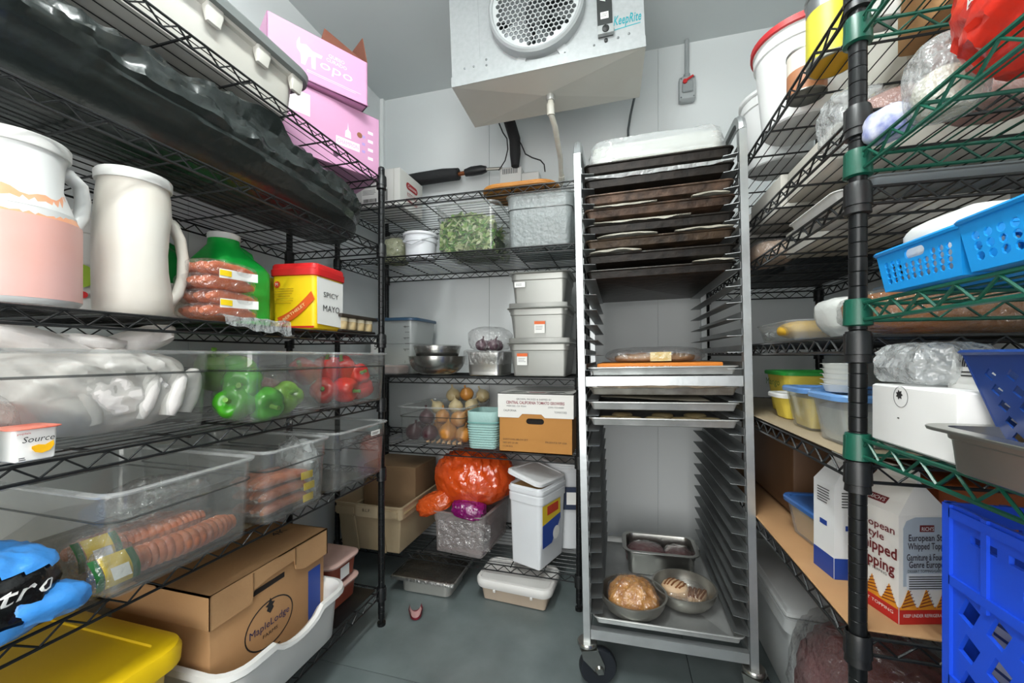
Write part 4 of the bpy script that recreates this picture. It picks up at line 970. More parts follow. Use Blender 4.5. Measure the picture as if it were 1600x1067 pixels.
G().tube([(-.088, -.01, .118), (-.06, -.075, .085), (0, -.098, .060), (.05, -.085, .085), (.088, -.01, .122)], .003, 6).build('handle', mat('#c9cdd0', .4), t)
clear_bin('deep clear container of green arugula leaves on the second back shelf', -.708, 1.925, 1.599, .335, .33, .235, 0, 'clear food containers at the back', 'clear_container', cat='container')
leaf_heap('greens', 'heap of green arugula leaves in the clear container', -.708, 1.925, 1.606, .285, .275, .185, 900, [LEAF, LEAF2, mat('#5f9140', .5, var=(30, '#3e6a24', .8)), mat('#c3cba0', .6)], 5)
clear_bin('frosted empty container right of the greens on the second back shelf', -.352, 1.925, 1.599, .325, .33, .245, 0, 'clear food containers at the back', 'clear_container', clear('#e6ebeb', .42, .05, .25, bump=(50, .4), hcol='#c9d0d0'), cat='container')

# third back shelf
t = thing('square_container', 'large clear square container with dark blue lid and black scale marks', 'container', (-1.19, 2.02, 1.008), 0)
G().prof(.30, .27, .045, [(-.03, 0), (-.026, .006), (-.016, .16), (-.012, .162), (0, .285), (-.004, .285), (-.018, .162), (-.020, .158), (-.030, .008), (-.034, .006)], 6).build('container_body', HAZY, t)
G().prof(.31, .28, .05, [(-.002, .283), (.006, .284), (.006, .296), (0, .300), (-.02, .300), (-.024, .296)], 6).build('lid', mat('#2d4a63', .4), t)
G().prof(.22, .20, .04, [(-.01, 0), (0, .01), (0, .11), (-.02, .135)], 5, M=T((0, 0, .008))).build('contents', mat('#dfe0cc', .6, var=(14, '#c8d0b0', .6)), t)
F = T((0, 0, 0)) @ FRONT(-.1345)
for i in range(4): text('%d -' % (8 - 2 * i), t, F, .10, .25 - .062 * i, .012, INK, name='scale_mark')
for i in range(5): sticker(t, F, rect2(.115 - (.02 if i % 2 else .03), .12, .25 - .03 * i, .2525 - .03 * i), INK, 'scale_tick')
sticker(t, FRONT(-.131), rect2(-.115, -.055, .10, .19), WHITEL); text('5', t, FRONT(-.132), -.085, .145, .03, INK)
t = thing('steel_bowl', 'wide steel mixing bowl on the third back shelf under the wrapped smaller one', 'bowl', (-.91, 1.89, 1.008), 0)
bowl_g(.145, .092, 40, .42).build('bowl', STEEL, t)
t = thing('wrapped_bowl', 'smaller steel bowl wrapped in cling film nested on the wide mixing bowl', 'bowl', (-.91, 1.89, 1.064), 0)
bowl_g(.118, .088, 40, .45).build('bowl', STEEL, t)
G().lathe([(.098, .045), (.118, .075), (.124, .090), (.115, .096), (0, .090)], 40, c0=False).warp(lambda p: p + Vector((p.x, p.y, 0)) * .05 * noise.noise(p * 60)).build('cling_film', FILM, t)
t = thing('steel_pan', 'steel pan wrapped in cling film between the mixing bowls and the grey pans', 'food pan', (-.622, 1.90, 1.008), 0)
hotel_pan(t, .20, .25, .115, mat('#bdbdb9', .3, .9), .012, .03)
G().prof(.20, .25, .04, [(.004, .055), (.007, .08), (.007, .115), (-.01, .123), (-.06, .119)], 8, False).warp(lambda p: p + Vector((p.x * .06, p.y * .05, .008)) * noise.noise(p * 55)).build('cling_film', FILM, t)
for i in range(4):
    o = onion('purple onion in the wrapped steel pan, ' + ['left front', 'right front', 'left rear', 'right rear'][i], -.655 + .062 * (i % 2), 1.85 + .07 * (i // 2), 1.155, mat('#4f2238', .3, var=(14, '#381527', .8)), .030, (20 * i, 15), 'purple onions in the wrapped pan', i)
t = thing('film_bag', 'clear plastic film standing over the purple onions', 'film', (-.622, 1.90, 1.132), 0)
blob(.098, .10, .115, 34, .7, .16, 24, 83, .9).build('film', FILM, t)
GP = mat('#a3a49f', .38, .55, var=(3, '#92938f', .7))
for i in range(3):
    t = thing('grey_food_pan', ['lowest of three stacked grey food pans, orange-topped label at its left', 'middle of three stacked grey food pans, orange-topped label at its centre', 'topmost of three stacked grey food pans, small white label at its corner'][i], 'food pan', (-.352 - .004 * (i == 1), 1.90, 1.008 + .1605 * i), 0, 'stacked grey food pans')
    w_ = (.31, .30, .295)[i]
    G().prof(w_ - .03, .27, .03, [(-.028, 0), (-.020, .004), (-.006, .118), (-.001, .122), (0, .148), (.013, .150), (.015, .153), (.012, .156), (-.002, .155), (-.004, .122), (-.03, .008)], 6).build('pan_body', GP, t)
    if i < 2: G().rbox(w_ - .02, .26, .003, .02, .1565).build('lid', mat('#8d8e8a', .4, .5), t)
    F = T((0, -.1290, 0)) @ rot('X', 6) @ FRONT(0)
    if i < 2:
        x = (-.075, .01)[i]; q = (.075, .06)[i]
        sticker(t, F, rect2(x - .024, x + .024, q - .022, q + .026), WHITEL); sticker(t, F, rect2(x - .024, x + .026, q + .018, q + .032), mat('#e0672a', .5), 'orange_band', .0012); lines(t, F @ T((0, 0, .0004)), x - .018, x + .018, q + .008, .007, 3, .0014, INK)
    else: sticker(t, F, rect2(-.11, -.06, .088, .112), WHITEL); lines(t, F, -.104, -.07, .102, .006, 2, .0016, INK)
t = thing('peach_pan', 'shallow clear pan with pink food behind the red pepper bin', 'food pan', (-1.15, 1.825, 1.008), 0)
G().prof(.18, .15, .02, [(-.012, 0), (-.008, .004), (0, .05), (.010, .051), (.010, .054), (-.002, .054), (-.010, .006)], 4).build('pan_body', CLOUDY, t)
G().prof(.16, .13, .02, [(-.006, 0), (0, .004), (0, .034), (-.01, .040)], 4, M=T((0, 0, .006))).build('food', mat('#b98a82', .6, var=(14, '#d8b6aa', .8)), t)

# fourth back shelf: onions, basket, tomato carton
clear_bin('clear bin heaped with yellow and red onions on the fourth back shelf', -.892, 1.955, .667, .375, .40, .185, 0, cat='bin')
ON = mat('#c98f45', .35, var=(12, '#a9692a', .8), spec=.5); ONW = mat('#cfc09a', .4, var=(12, '#b09a68', .8)); ONR = mat('#4a1f28', .35, var=(12, '#2f1218', .8))
spots = [(-.80, 1.815, .725, ON, 'large golden onion at the front right of the onion bin', .047), (-.725, 1.822, .715, ON, 'golden onion at the front right corner of the onion bin', .040), (-.765, 1.865, .785, ON, 'golden onion resting on the two front golden ones', .042), (-.90, 1.815, .718, ONR, 'dark red onion at the front middle of the onion bin', .043), (-.99, 1.82, .718, ONR, 'dark red onion at the front left of the onion bin', .043),
         (-.945, 1.87, .785, ONR, 'dark red onion lying on the two front red ones', .040), (-1.01, 1.91, .715, ONR, 'dark red onion at the left wall of the onion bin', .042), (-.86, 1.88, .79, ON, 'golden onion in the middle of the heap in the onion bin', .038), (-.72, 1.94, .79, ON, 'golden onion by the right wall of the onion bin', .040), (-.83, 1.98, .83, ONW, 'pale onion rising above the bin rim, left one', .040), (-.745, 2.0, .835, ONW, 'pale onion rising above the bin rim, next to the mint basket', .040),
         (-.93, 1.97, .825, ONW, 'pale onion above the red ones in the onion bin', .036), (-.79, 2.04, .895, ON, 'golden brown onion on top of the pale ones', .038), (-.87, 2.04, .885, ONW, 'topmost pale onion at the back of the heap', .040), (-.705, 2.06, .885, ONW, 'pale onion at the back right above the bin rim', .038), (-.90, 1.93, .725, ON, 'golden onion at the bottom middle of the onion bin', .040), (-.80, 1.93, .72, ONW, 'pale onion at the bottom right of the onion bin', .040), (-.85, 2.06, .74, ON, 'golden onion at the bottom back of the onion bin', .045), (-.76, 2.06, .76, ON, 'golden onion under the back heap in the onion bin', .045)]
for i, (x, y, z, m, l, s) in enumerate(spots): onion(l, x - .016, y, z, m, s, (random.uniform(-40, 40), random.uniform(-40, 40)), 'onions in the clear bin', i)
t = thing('garlic_peel', 'scraps of pale onion skin at the front of the onion bin', 'onion skin', (-.83, 1.782, .672), 0)
g = G()
for i in range(7):
    g.grid(4, 4, lambda a, b: (-.09 + .028 * i + .02 * a, .004 * math.sin(a * 4) + .008 * b, .006 + .02 * a * b + .006 * math.sin(b * 5 + i)))
g.build('skins', mat('#d8b48a', .6, var=(30, '#a9713f', .7)), t, kind='stuff')
MINT = mat('#9fc2bd', .5, bump=(120, .15))
t = thing('mint_basket', 'mint green woven plastic basket between the onions and the tomato carton', 'basket', (-.620, 1.84, .667), 0)
bw, bd, bh = .148, .19, .175
hl = []
G().prof(bw, bd, .035, [(-.012, 0), (-.008, .003), (0, bh - .055), (.002, bh - .052), (.003, bh - .004), (.001, bh), (-.004, bh), (-.006, bh - .05), (-.016, .006)], 6).build('basket_body', MINT, t)
g = G(); ringp = rr(bw + .001, bd + .001, .035, 0, 6)
for row in range(9):
    z = .014 + row * .0115; k = z / (bh - .05); o = -.010 + .010 * k
    base = rr(bw + 2 * o, bd + 2 * o, .03, z, 6); pts = []
    for i, p in enumerate(base):
        q = base[(i + 1) % len(base)]; n = max(1, int((q - p).length / .006))
        for j in range(n):
            c = p.lerp(q, j / n); s = .0022 if (len(pts) + row) % 2 else .0; d_ = Vector((c.x, c.y, 0)).normalized(); pts.append(c + d_ * s)
    g.tube(pts, .0042, 4, True)
g.build('weave', MINT, t, kind='stuff')
G().prof(bw, bd, .035, [(.002, bh - .056), (.0045, bh - .054), (.0045, bh - .050), (.002, bh - .048)], 6, False, False).build('band', mat('#6fa09a', .5), t)
t = thing('tomato_carton', 'brown tomato carton with a white printed lid and an oval hand hole', 'carton', (-.362, 1.93, .667), 0)
TC = mat('#b8813f', .75, var=(5, '#ab7435', .5))
hol = stad2(.0, .142, .082, .026)
g = G().plate(rect2(-.165, .165, 0, .175), [hol], .004, FRONT(-.19)); g.box(-.165, .165, .186, .19, 0, .175).box(-.165, -.161, -.186, .186, 0, .175).box(.161, .165, -.186, .186, 0, .175).box(-.165, .165, -.19, .19, 0, .004)
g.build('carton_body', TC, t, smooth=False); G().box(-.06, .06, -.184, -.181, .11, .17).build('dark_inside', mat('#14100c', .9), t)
LW = mat('#e4e2dd', .6)
g = G().plate([(-.172, .157), (-.075, .157), (-.058, .175), (.03, .175), (.045, .160), (.172, .160), (.172, .268), (-.172, .268)], (), .004, FRONT(-.194)); g.box(-.172, .172, .19, .194, .16, .268).box(-.172, -.168, -.19, .19, .16, .268).box(.168, .172, -.19, .19, .16, .268).box(-.172, .172, -.194, .194, .264, .268)
g.build('carton_lid', LW, t, smooth=False)
F = FRONT(-.194); TR = mat('#7d1f2e', .6)
text('GROWN, PACKED & SHIPPED BY', t, F, -.005, .241, .008, INK, .16); text('CENTRAL CALIFORNIA TOMATO GROWERS', t, F, 0, .226, .013, TR, .265, bold=.02)
text('MERCED, CA 95341', t, F, -.085, .209, .007, INK, .09); text('(209) 722-8080', t, F, .095, .207, .007, INK, .07); text('CALIFORNIA', t, F, -.115, .189, .009, INK, .06); text('TOMATOES', t, F, .115, .187, .009, INK, .055)
F = FRONT(-.19)
text("DON'T CHILL BELOW 50°F", t, F, -.09, .058, .007, INK, .115); text('NET WT 25 LBS', t, F, -.113, .042, .007, INK, .07); text('11.34 KG', t, F, -.126, .026, .007, INK, .045); text('PRODUCE OF USA', t, F, .095, .052, .008, INK, .095)
g = G()
for x in (-.09, .09): g.plate([(x - .05, -.17), (x - .02, -.172), (x + .03, -.15), (x + .05, -.16), (x + .03, -.12), (x - .03, -.13)], (), 0, TOP(.2692))
g.build('top_print', INK, t, smooth=False); sticker(t, TOP(.268), stad2(0, -.14, .08, .03), TR, 'top_badge')

# bottom back shelf and floor
BE = mat('#b3a183', .5, var=(4, '#a18f70', .6))
t = thing('beige_crate', 'beige plastic crate with a lidless rim on the bottom back shelf', 'crate', (-1.175, 1.90, .153), 0)
g = G().prof(.37, .46, .02, [(-.03, 0), (-.026, .004), (-.012, .17), (.0, .172), (.0, .225), (.006, .226), (.006, .232), (-.004, .232), (-.008, .172), (-.018, .168), (-.032, .008), (-.036, .006)], 4)
g.build('crate_body', BE, t)
G().box(-.06, .06, -.2345, -.226, .172, .228).build('handle_plate', mat('#bdac8e', .5), t); text('B.L.F.', t, FRONT(-.2346), 0, .205, .014, INK, .045)
for x in (-.125, .115): G().box(x - .05, x + .05, -.237, -.229, .182, .212).build('clip_rib', BE, t)
for x in (-.075, .075): G().add([(x - .006, -.226, .172), (x + .006, -.226, .172), (x + .018, -.206, .0), (x + .008, -.206, .0), (x - .006, -.236, .172), (x + .006, -.236, .172), (x + .018, -.212, .0), (x + .008, -.212, .0)], [(4, 5, 6, 7), (0, 4, 7, 3), (5, 1, 2, 6)]).build('rib', BE, t, smooth=False)
for y in (-.12, .08): G().rbox(.008, .17, .012, .003, .19, .187, y).build('side_slot', mat('#94835f', .6), t)
t = thing('brown_carton', 'tall brown carton standing inside the beige crate', 'carton', (-1.175, 1.98, .162), 0)
carton(t, .31, .24, .36, mat('#7a6145', .8, var=(4, '#6f5639', .6)))
t = thing('clear_bin', 'cloudy clear bin of pinkish food under the orange bag on the bottom back shelf', 'bin', (-.725, 1.92, .153), -6)
G().prof(.27, .34, .03, [(-.016, 0), (-.010, .003), (-.004, .15), (.002, .155), (.003, .195), (.012, .197), (.012, .202), (-.002, .202), (-.008, .15), (-.02, .006)], 5).build('bin_body', clear('#e6e2e0', .30, .08, .15, bump=(40, .4), hcol='#cfc8c6'), t)
G().prof(.235, .30, .03, [(-.01, 0), (0, .006), (0, .11), (-.02, .13)], 5, M=T((0, 0, .008))).build('food', mat('#b79da0', .6, var=(10, '#8e7f84', .9)), t)
t = thing('orange_bag', 'crumpled translucent orange plastic bag full of carrots on the cloudy bin', 'bag', (-.715, 1.92, .352), 0)
def ob(a, b):
    th = a * 2 * PI; ph = (b - .5) * PI; c = math.cos(ph); sg = lambda v, k: math.copysign(abs(v) ** k, v)
    p = Vector((sg(c, .7) * math.cos(th) * .20, sg(c, .7) * math.sin(th) * .165, (math.sin(ph) * .5 + .5) * .255))
    k = ridge((p.x * 22 + p.z * 14, p.y * 14, p.z * 9 - p.x * 6), 1, 6) * .55 + ridge((p.x * 50 + p.z * 30, p.y * 30, p.z * 22), 1, 3) * .35
    p *= 1 + .09 * k
    f = max(0, .10 - p.z) * 2.2
    return Vector((p.x * (1 + f * .25) - .03 * f * 2, p.y, max(p.z, .004)))
G().grid(110, 70, ob).build('bag_film', clear('#ff9a4c', .55, .14, .10, bump=(22, .6), hcol='#ee6322'), t)
def obs(a, b):
    p = ob(a, b); return Vector((p.x * .88, p.y * .88, p.z * .92 + .006))
G().grid(40, 24, obs).build('carrots', mat('#d9652a', .6, var=(10, '#e89a4a', .9), bump=(30, .5)), t)
blob(.075, .05, .075, 30, .7, .22, 22, 91, .9, M=T((.02, -.145, -.015)) @ rot('Y', 8)).build('magenta_tie', clear('#a8207c', .75, .12, .15, bump=(40, .6), hcol='#8e1670'), t)
blob(.085, .05, .09, 30, .7, .25, 20, 95, .9, M=T((-.15, -.11, -.02)) @ rot('Y', -25)).build('bag_neck', clear('#ff8a3c', .6, .10, .12, bump=(30, .7), hcol='#f06a2a'), t)
t = thing('food_sack', 'clear plastic sleeve hanging down over the cloudy bin under the orange bag', 'film', (-.70, 1.765, .20), 0)
G().grid(40, 14, lambda a, b: (-.13 + .26 * a, -.030 - .008 * noise.noise(Vector((a * 8, b * 4, 2))), .0 + .125 * b + (.02 * noise.noise(Vector((a * 6, 0, 8))) if b == 0 else 0))).build('film', FILM, t)
# white square pail with tilted lid
t = thing('square_pail', 'tall white square pail with a loose tilted lid on the bottom back shelf', 'bucket', (-.370, 1.842, .153), -20.5)
PW, PD, PH = .176, .235, .365; PM = mat('#dfe2e5', .4)
G().prof(PW, PD, .024, [(-.018, 0), (-.013, .004), (-.002, PH - .075), (.003, PH - .072), (.004, PH - .04), (.0, PH - .036), (0, PH - .004), (-.003, PH), (-.006, PH - .004), (-.016, .01)], 5).build('pail_body', PM, t)
G().prof(PW, PD, .024, [(.002, PH - .03), (.006, PH - .028), (.006, PH - .012), (.002, PH - .010)], 5, False, False).build('rim', PM, t)
G().box(-PW / 2 + .01, PW / 2 - .012, -PD / 2 + .02, PD / 2 - .02, PH - .012, PH - .010).build('brown_inside', mat('#b9965f', .7), t)
L_ = G().prof(PW, PD, .026, [(.004, 0), (.008, .002), (.008, .016), (.003, .020), (-.008, .021), (-.012, .017), (-.03, .017)], 5, M=T((-.006, -.004, PH + .022)) @ rot('Y', 13) @ rot('X', -3)).build('lid', mat('#e3e5e6', .4), t)
sticker(t, RIGHT(PW / 2 - .003), rect2(-.10, .06, .10, .285), mat('#d8dbe0', .5), 'label_sheet'); M = RIGHT(PW / 2 - .001)
sticker(t, M, [(-.10, .20), (.06, .215), (.06, .285), (-.10, .285)], mat('#e3c22a', .5), 'yellow_label'); sticker(t, M, rect2(-.06, .04, .235, .275), mat('#c33a22', .5), 'red_patch', .0012); sticker(t, M, [(-.10, .10), (-.02, .10), (.06, .19), (.06, .215), (-.10, .20)], mat('#2a4a9c', .5), 'blue_label', .0012); sticker(t, M, disc2(.02, .135, .03), WHITEL, 'round_print', .0016)
t = drum('large round white pail with a dark blue framed label, behind the square pail', -.262, 2.070, .153, .118, .126, .425, mat('#d5d8da', .4), mat('#e1e3e4', .4))
M = rot('Z', -8) @ FRONT(-.130)
sticker(t, rot('Z', 12) @ FRONT(-.1285), rect2(-.03, .05, .20, .31), mat('#23304a', .5), 'label_frame', .004); sticker(t, rot('Z', 12) @ FRONT(-.1285), rect2(-.012, .034, .225, .285), WHITEL, 'label', .0055)
g = thing('steel_food_pan', 'steel food pan covered with dark foil on the floor under the bottom back shelf', 'food pan', (-.865, 1.755, .001), 0)
hotel_pan(g, .30, .235, .082, mat('#c6c6c0', .38, .6), .022, .035)
G().grid(24, 18, lambda a, b: (-.158 + .316 * a, -.126 + .25 * b, .0845 + .003 * noise.noise(Vector((a * 9, b * 9, 1))) - (.006 if min(a, 1 - a, b, 1 - b) < .001 else 0))).build('foil_cover', mat('#6b6963', .25, .85, bump=(80, .5)), g)
G().prof(.316, .250, .015, [(-.004, .087), (.002, .085), (.004, .078), (.002, .070)], 8, False, False).warp(lambda p: p + Vector((p.x * .02, p.y * .02, .004)) * noise.noise(p * 90)).build('foil_edge', mat('#c3c3c0', .28, .9, bump=(80, .6)), g)
t = thing('lidded_tub', 'beige tub with a white rimmed lid on the floor, under the square pail', 'food container', (-.445, 1.775, .001), -4)
G().prof(.32, .19, .03, [(-.022, 0), (-.016, .004), (0, .082)], 5).build('tub_body', mat('#c4b3a0', .5, var=(8, '#b6a38e', .5)), t)
G().prof(.335, .205, .04, [(-.002, .066), (.006, .068), (.010, .080), (.010, .096), (.004, .104), (-.006, .106), (-.012, .100), (-.03, .100)], 6).build('lid', mat('#dcdad6', .4), t)
for x in (-.08, .09): G().rbox(.012, .006, .012, .002, .056, x, -.108).build('lid_catch', mat('#dcdad6', .4), t)
t = thing('onion_peel', 'curl of dark red onion peel lying on the floor before the steel pan', 'onion peel', (-.83, 1.515, .001), 30)
G().grid(12, 8, lambda a, b: (.030 * math.cos(a * 3.4) * (1 - .4 * abs(b - .5)), -.03 + .06 * b, .031 - .028 * math.sin(a * 3.4) + .004 * b)).build('outer_peel', mat('#7a2230', .35), t)
G().grid(10, 6, lambda a, b: (.026 * math.cos(a * 3.0 + .2) * (1 - .4 * abs(b - .5)), -.022 + .044 * b, .033 - .026 * math.sin(a * 3.0 + .2))).build('inner_skin', mat('#c79c9a', .4), t)

# ---------------------------------------------------------------- right black unit
def tub_lid(label, x, y, z, rz, w, d, h, body, cont, lidm, fill=.7, name='food_tub', group=None, r=.03, slope=.016):
    t = thing(name, label, 'food container', (x, y, z), rz, group)
    G().prof(w - .02, d - .02, r, [(-slope - .004, 0), (-slope, .003), (0, h - .012), (.004, h - .011), (.002, h - .008), (-.003, h - .012), (-slope - .003, .006)], 5).build('tub_body', body, t)
    if cont: G().prof(w - .026, d - .026, r, [(-slope - .003, .006), (-slope * (1 - fill), h * fill), (-.02, h * fill + .006)], 5).build('contents', cont, t)
    if lidm: G().prof(w - .014, d - .014, r, [(.000, h - .014), (.005, h - .013), (.006, h - .004), (.003, h), (-.008, h), (-.011, h - .005), (-.03, h - .005)], 5).build('lid', lidm, t)
    return t
WHB = mat('#e2e3e2', .42); GREYB = mat('#cfd0cb', .5)
# top shelf
drum('white pail with a white lid on the top right shelf, behind the red rimmed pail', .545, 1.60, 1.76, .095, .118, .25, WHB, WHB, 'pail')
t = drum('tall white pail with a red rim on the top right shelf', .515, 1.335, 1.76, .098, .122, .255, WHB, WHB, 'pail')
G().lathe([(.1235, .238), (.1295, .240), (.1295, .256), (.122, .259), (.115, .257)], 40, c0=False, c1=False).build('red_rim', mat('#b3262a', .45), t)
t = thing('steel_can', 'brown and white labelled steel can behind the yellow can on the top right shelf', 'can', (.462, 1.172, 1.76), 0)
G().lathe([(.040, 0), (.043, .002), (.043, .004)], 28).build('can_bottom', mat('#8d8d88', .35, .8), t)
G().lathe([(.0425, .004), (.0425, .060)], 28, c0=False, c1=False).build('brown_label', mat('#a8714e', .5), t); G().lathe([(.0425, .060), (.0425, .105)], 28, c0=False, c1=False).build('white_label', mat('#ddd5c8', .5), t)
G().lathe([(.0425, .105), (.044, .107), (.044, .112), (.040, .112), (.038, .108), (0, .108)], 28, c0=False).build('can_rim', mat('#b9b9b4', .3, .9), t)
t = thing('yellow_can', 'large steel can with a yellow label on the top right shelf by the black post', 'can', (.468, 1.058, 1.76), 0)
G().lathe([(.046, .0), (.049, .001), (.050, .004), (.050, .008)], 32).build('can_bottom', mat('#a9a9a2', .35, .8), t); G().lathe([(.0, -.0), (.044, -.0)], 32, T((0, 0, -.0005)), False, False).build('bottom_disc', mat('#d9a516', .4, .3), t)
G().lathe([(.0495, .008), (.0495, .118)], 32, c0=False, c1=False).build('yellow_label', mat('#cfc52f', .4, var=(10, '#dcd66a', .5)), t)
G().lathe([(.0495, .118), (.0495, .150), (.052, .152), (.052, .158), (.048, .158), (.046, .153), (0, .153)], 32, c0=False).build('can_top', mat('#a7a9aa', .3, .9), t)
tub_lid('tall pale container on the top right shelf between the yellow can and the post', .50, .955, 1.76, -90, .10, .11, .27, GREYB, None, WHB, name='tall_container')
t = thing('brown_carton', 'brown carton at the near end of the top right shelf', 'carton', (.715, .96, 1.76), 0); carton(t, .24, .22, .16, CARD)
t = thing('white_carton', 'white carton beside the wall on the top right shelf behind the cans', 'carton', (.735, 1.25, 1.76), 0); carton(t, .20, .28, .18, mat('#d0cec6', .6))
# second shelf
t = thing('white_film_bag', 'crumpled clear white bag on the second right shelf by the black post', 'bag', (.455, .965, 1.537), 0)
blob(.040, .05, .10, 40, .65, .26, 16, 101, .9).build('film', FILMW, t)
for i, (x, y, sx, sy, h, l) in enumerate(((.52, .90, .075, .035, .055, 'pale pink wrapped meat at the near end of the second right shelf'), (.66, .92, .07, .05, .08, 'pinkish wrapped meat near the wall on the second right shelf'))):
    t = thing('meat_pack', l, 'bagged food', (x, y, 1.537), 0); blob(sx, sy, h, 26, .7, .10, 18, 105 + i, .9).build('meat', mat('#c79f94', .5, var=(12, '#a87a72', .7)), t); blob(sx * 1.06, sy * 1.06, h * 1.06, 26, .7, .08, 24, 107 + i, .9).build('film', FILM, t)
for i, (x, y, w_, d_, h_, l) in enumerate(((.645, 1.17, .36, .26, .085, 'flat pale carton on the second right shelf, nearer one'), (.64, 1.47, .36, .27, .10, 'flat pale carton on the second right shelf, middle one'), (.64, 1.80, .36, .30, .09, 'flat pale carton on the second right shelf at its far end'))):
    t = thing('flat_carton', l, 'carton', (x, y, 1.537), 0, 'flat cartons on the second right shelf'); carton(t, w_, d_, h_, mat(('#c9c5bb', '#bdbab2', '#c6c3bd')[i], .65))
# third shelf
t = thing('white_tray', 'white tray lying on the third right shelf, its edge showing by the post', 'tray', (.50, 1.02, 1.4025), -90)
G().prof(.22, .18, .015, [(-.01, 0), (-.006, .002), (0, .018), (.006, .019), (.006, .021), (-.002, .021), (-.008, .004)], 3).build('tray_body', mat('#d3d3d0', .45), t)
t = thing('tomato', 'red tomato on the white tray of the third right shelf', 'tomato', (.445, 1.045, 1.4085), 0)
G().lathe([(0, .0), (.012, .001), (.021, .010), (.023, .019), (.020, .030), (.009, .036), (0, .034)], 18).build('flesh', mat('#d43a26', .25), t); G().lathe([(.0, .036), (.006, .0355), (.003, .038)], 6).build('stem', mat('#4f7a2e', .6), t)
t = thing('meat_pack', 'brownish wrapped pack at the far end of the third right shelf', 'bagged food', (.48, 1.50, 1.4025), 0)
blob(.06, .10, .07, 26, .7, .10, 20, 111, .9).build('meat', mat('#9a7c68', .5, var=(14, '#c9b7a4', .8)), t); blob(.064, .106, .075, 26, .7, .08, 24, 113, .9).build('film', FILM, t)
t = thing('grey_tray', 'long grey tray along the near end of the third right shelf', 'tray', (.63, .895, 1.4025), 0)
G().prof(.40, .09, .02, [(-.012, 0), (-.008, .002), (0, .016), (.005, .017), (.005, .020), (-.002, .020), (-.01, .004)], 4).build('tray_body', mat('#8d9496', .4, .4), t)
t = thing('white_carton', 'pale flat carton in the middle of the third right shelf', 'carton', (.66, 1.26, 1.4025), 0); carton(t, .32, .30, .075, mat('#b9b7b0', .65))
t = thing('dark_crate', 'dark crate at the far end of the third right shelf', 'crate', (.69, 1.78, 1.4025), 0); G().prof(.28, .40, .02, [(-.01, 0), (0, .11), (.006, .112), (-.006, .112), (-.014, .006)], 3).build('crate_body', mat('#20272a', .5), t)
# fourth shelf
YF = mat('#dba51e', .5, var=(10, '#e6c04a', .6)); LY = mat('#e3cf5a', .55, var=(9, '#d6b83a', .6))
t = tub_lid('wide clear tub with yellow food on the fourth right shelf', .535, 1.33, 1.143, -90, .30, .22, .062, CLOUDY, None, None, name='clear_tub')
blob(.065, .075, .05, 24, .8, .08, 20, 121, .9, M=T((.05, -.02, .006))).build('yellow_food', YF, t); blob(.08, .09, .04, 26, .8, .12, 20, 123, .9, M=T((-.05, 0, .004))).build('film', FILMW, t)
for i in range(3):
    p = thing('wrapped_pie', ['cream coloured wrapped round pie behind the clear tub, far one', 'cream coloured wrapped round pie behind the clear tub, middle one', 'cream coloured wrapped round pie behind the clear tub, near one'][i], 'bagged food', (.70, 1.62 - .16 * i, 1.143), 0, 'wrapped pies on the fourth right shelf')
    G().lathe([(.05, 0), (.07, .012), (.074, .04), (.06, .07), (.03, .082), (0, .084)], 24).warp(lambda q: q * (1 + .06 * noise.noise(q * 22 + Vector((i, 0, 0))))).build('pie', mat('#c9a862', .6, var=(9, '#e0cb98', .8)), p)
    g = G()
    for k in range(5): g.lathe([(.0, 0), (.008, .001), (0, .004)], 8, T((.05 * math.cos(k * 1.3 + i), .05 * math.sin(k * 1.3 + i), .066)))
    g.build('olive', mat('#1f201c', .5), p)
tub_lid('blue grey tub behind the white bag on the fourth right shelf', .70, 1.10, 1.143, -90, .20, .20, .125, mat('#6f8394', .45), None, mat('#7d93a6', .4), name='blue_tub')
t = thing('white_bag', 'white plastic bag standing on the fourth right shelf beside the post', 'bag', (.50, 1.04, 1.143), 0)
blob(.065, .07, .085, 34, .6, .10, 14, 131, .95).warp(lambda p: (p.x * (.72 + 4.0 * p.z), p.y * (.72 + 4.0 * p.z), p.z)).build('bag_film', mat('#d5d8d4', .4, bump=(30, .4)), t)
t = thing('orange_pack', 'large orange brown wrapped pack at the near end of the fourth right shelf', 'bagged food', (.63, .925, 1.143), 0)
blob(.19, .07, .085, 40, .6, .05, 12, 141, .95).build('food', mat('#b9702c', .5, var=(6, '#8f7050', .9)), t); blob(.195, .075, .09, 34, .6, .06, 20, 143, .95).build('film', FILM, t)
# fifth shelf
t = thing('cardboard_sheet', 'flat pale sheet lying on the fifth right shelf', 'sheet', (.63, 1.42, .9155), 0); G().rbox(.455, 1.10, .003, .004, 0, b=.001).build('sheet_board', mat('#a4957d', .7, var=(5, '#8c7d62', .6)), t)
Z5 = .919
t = tub_lid('yellow tub with a green lid and green handwriting on the fifth right shelf', .60, 1.50, Z5, -90, .20, .22, .135, LY, None, mat('#2f9a3f', .45), name='food_tub')
text('Mango', t, FRONT(-.105), 0, .095, .022, mat('#3f6a2a', .6), .12, 'handwriting')
tub_lid('yellow tub with a white lid before the green lidded one', .525, 1.345, Z5, -90, .13, .17, .075, LY, None, WHB)
tub_lid('clear tub of yellow food with a blue lid, farther of the two', .52, 1.165, Z5, -90, .155, .20, .105, clear('#f2f2ea', .09, .06, .12), LY, mat('#5b86bd', .35), .75, group='blue lidded clear tubs')
tub_lid('clear tub of white food with a blue lid, nearer of the two', .51, .985, Z5, -90, .165, .20, .105, CLOUDY, mat('#d3d6d2', .5), mat('#6a98cf', .35), .7, group='blue lidded clear tubs')
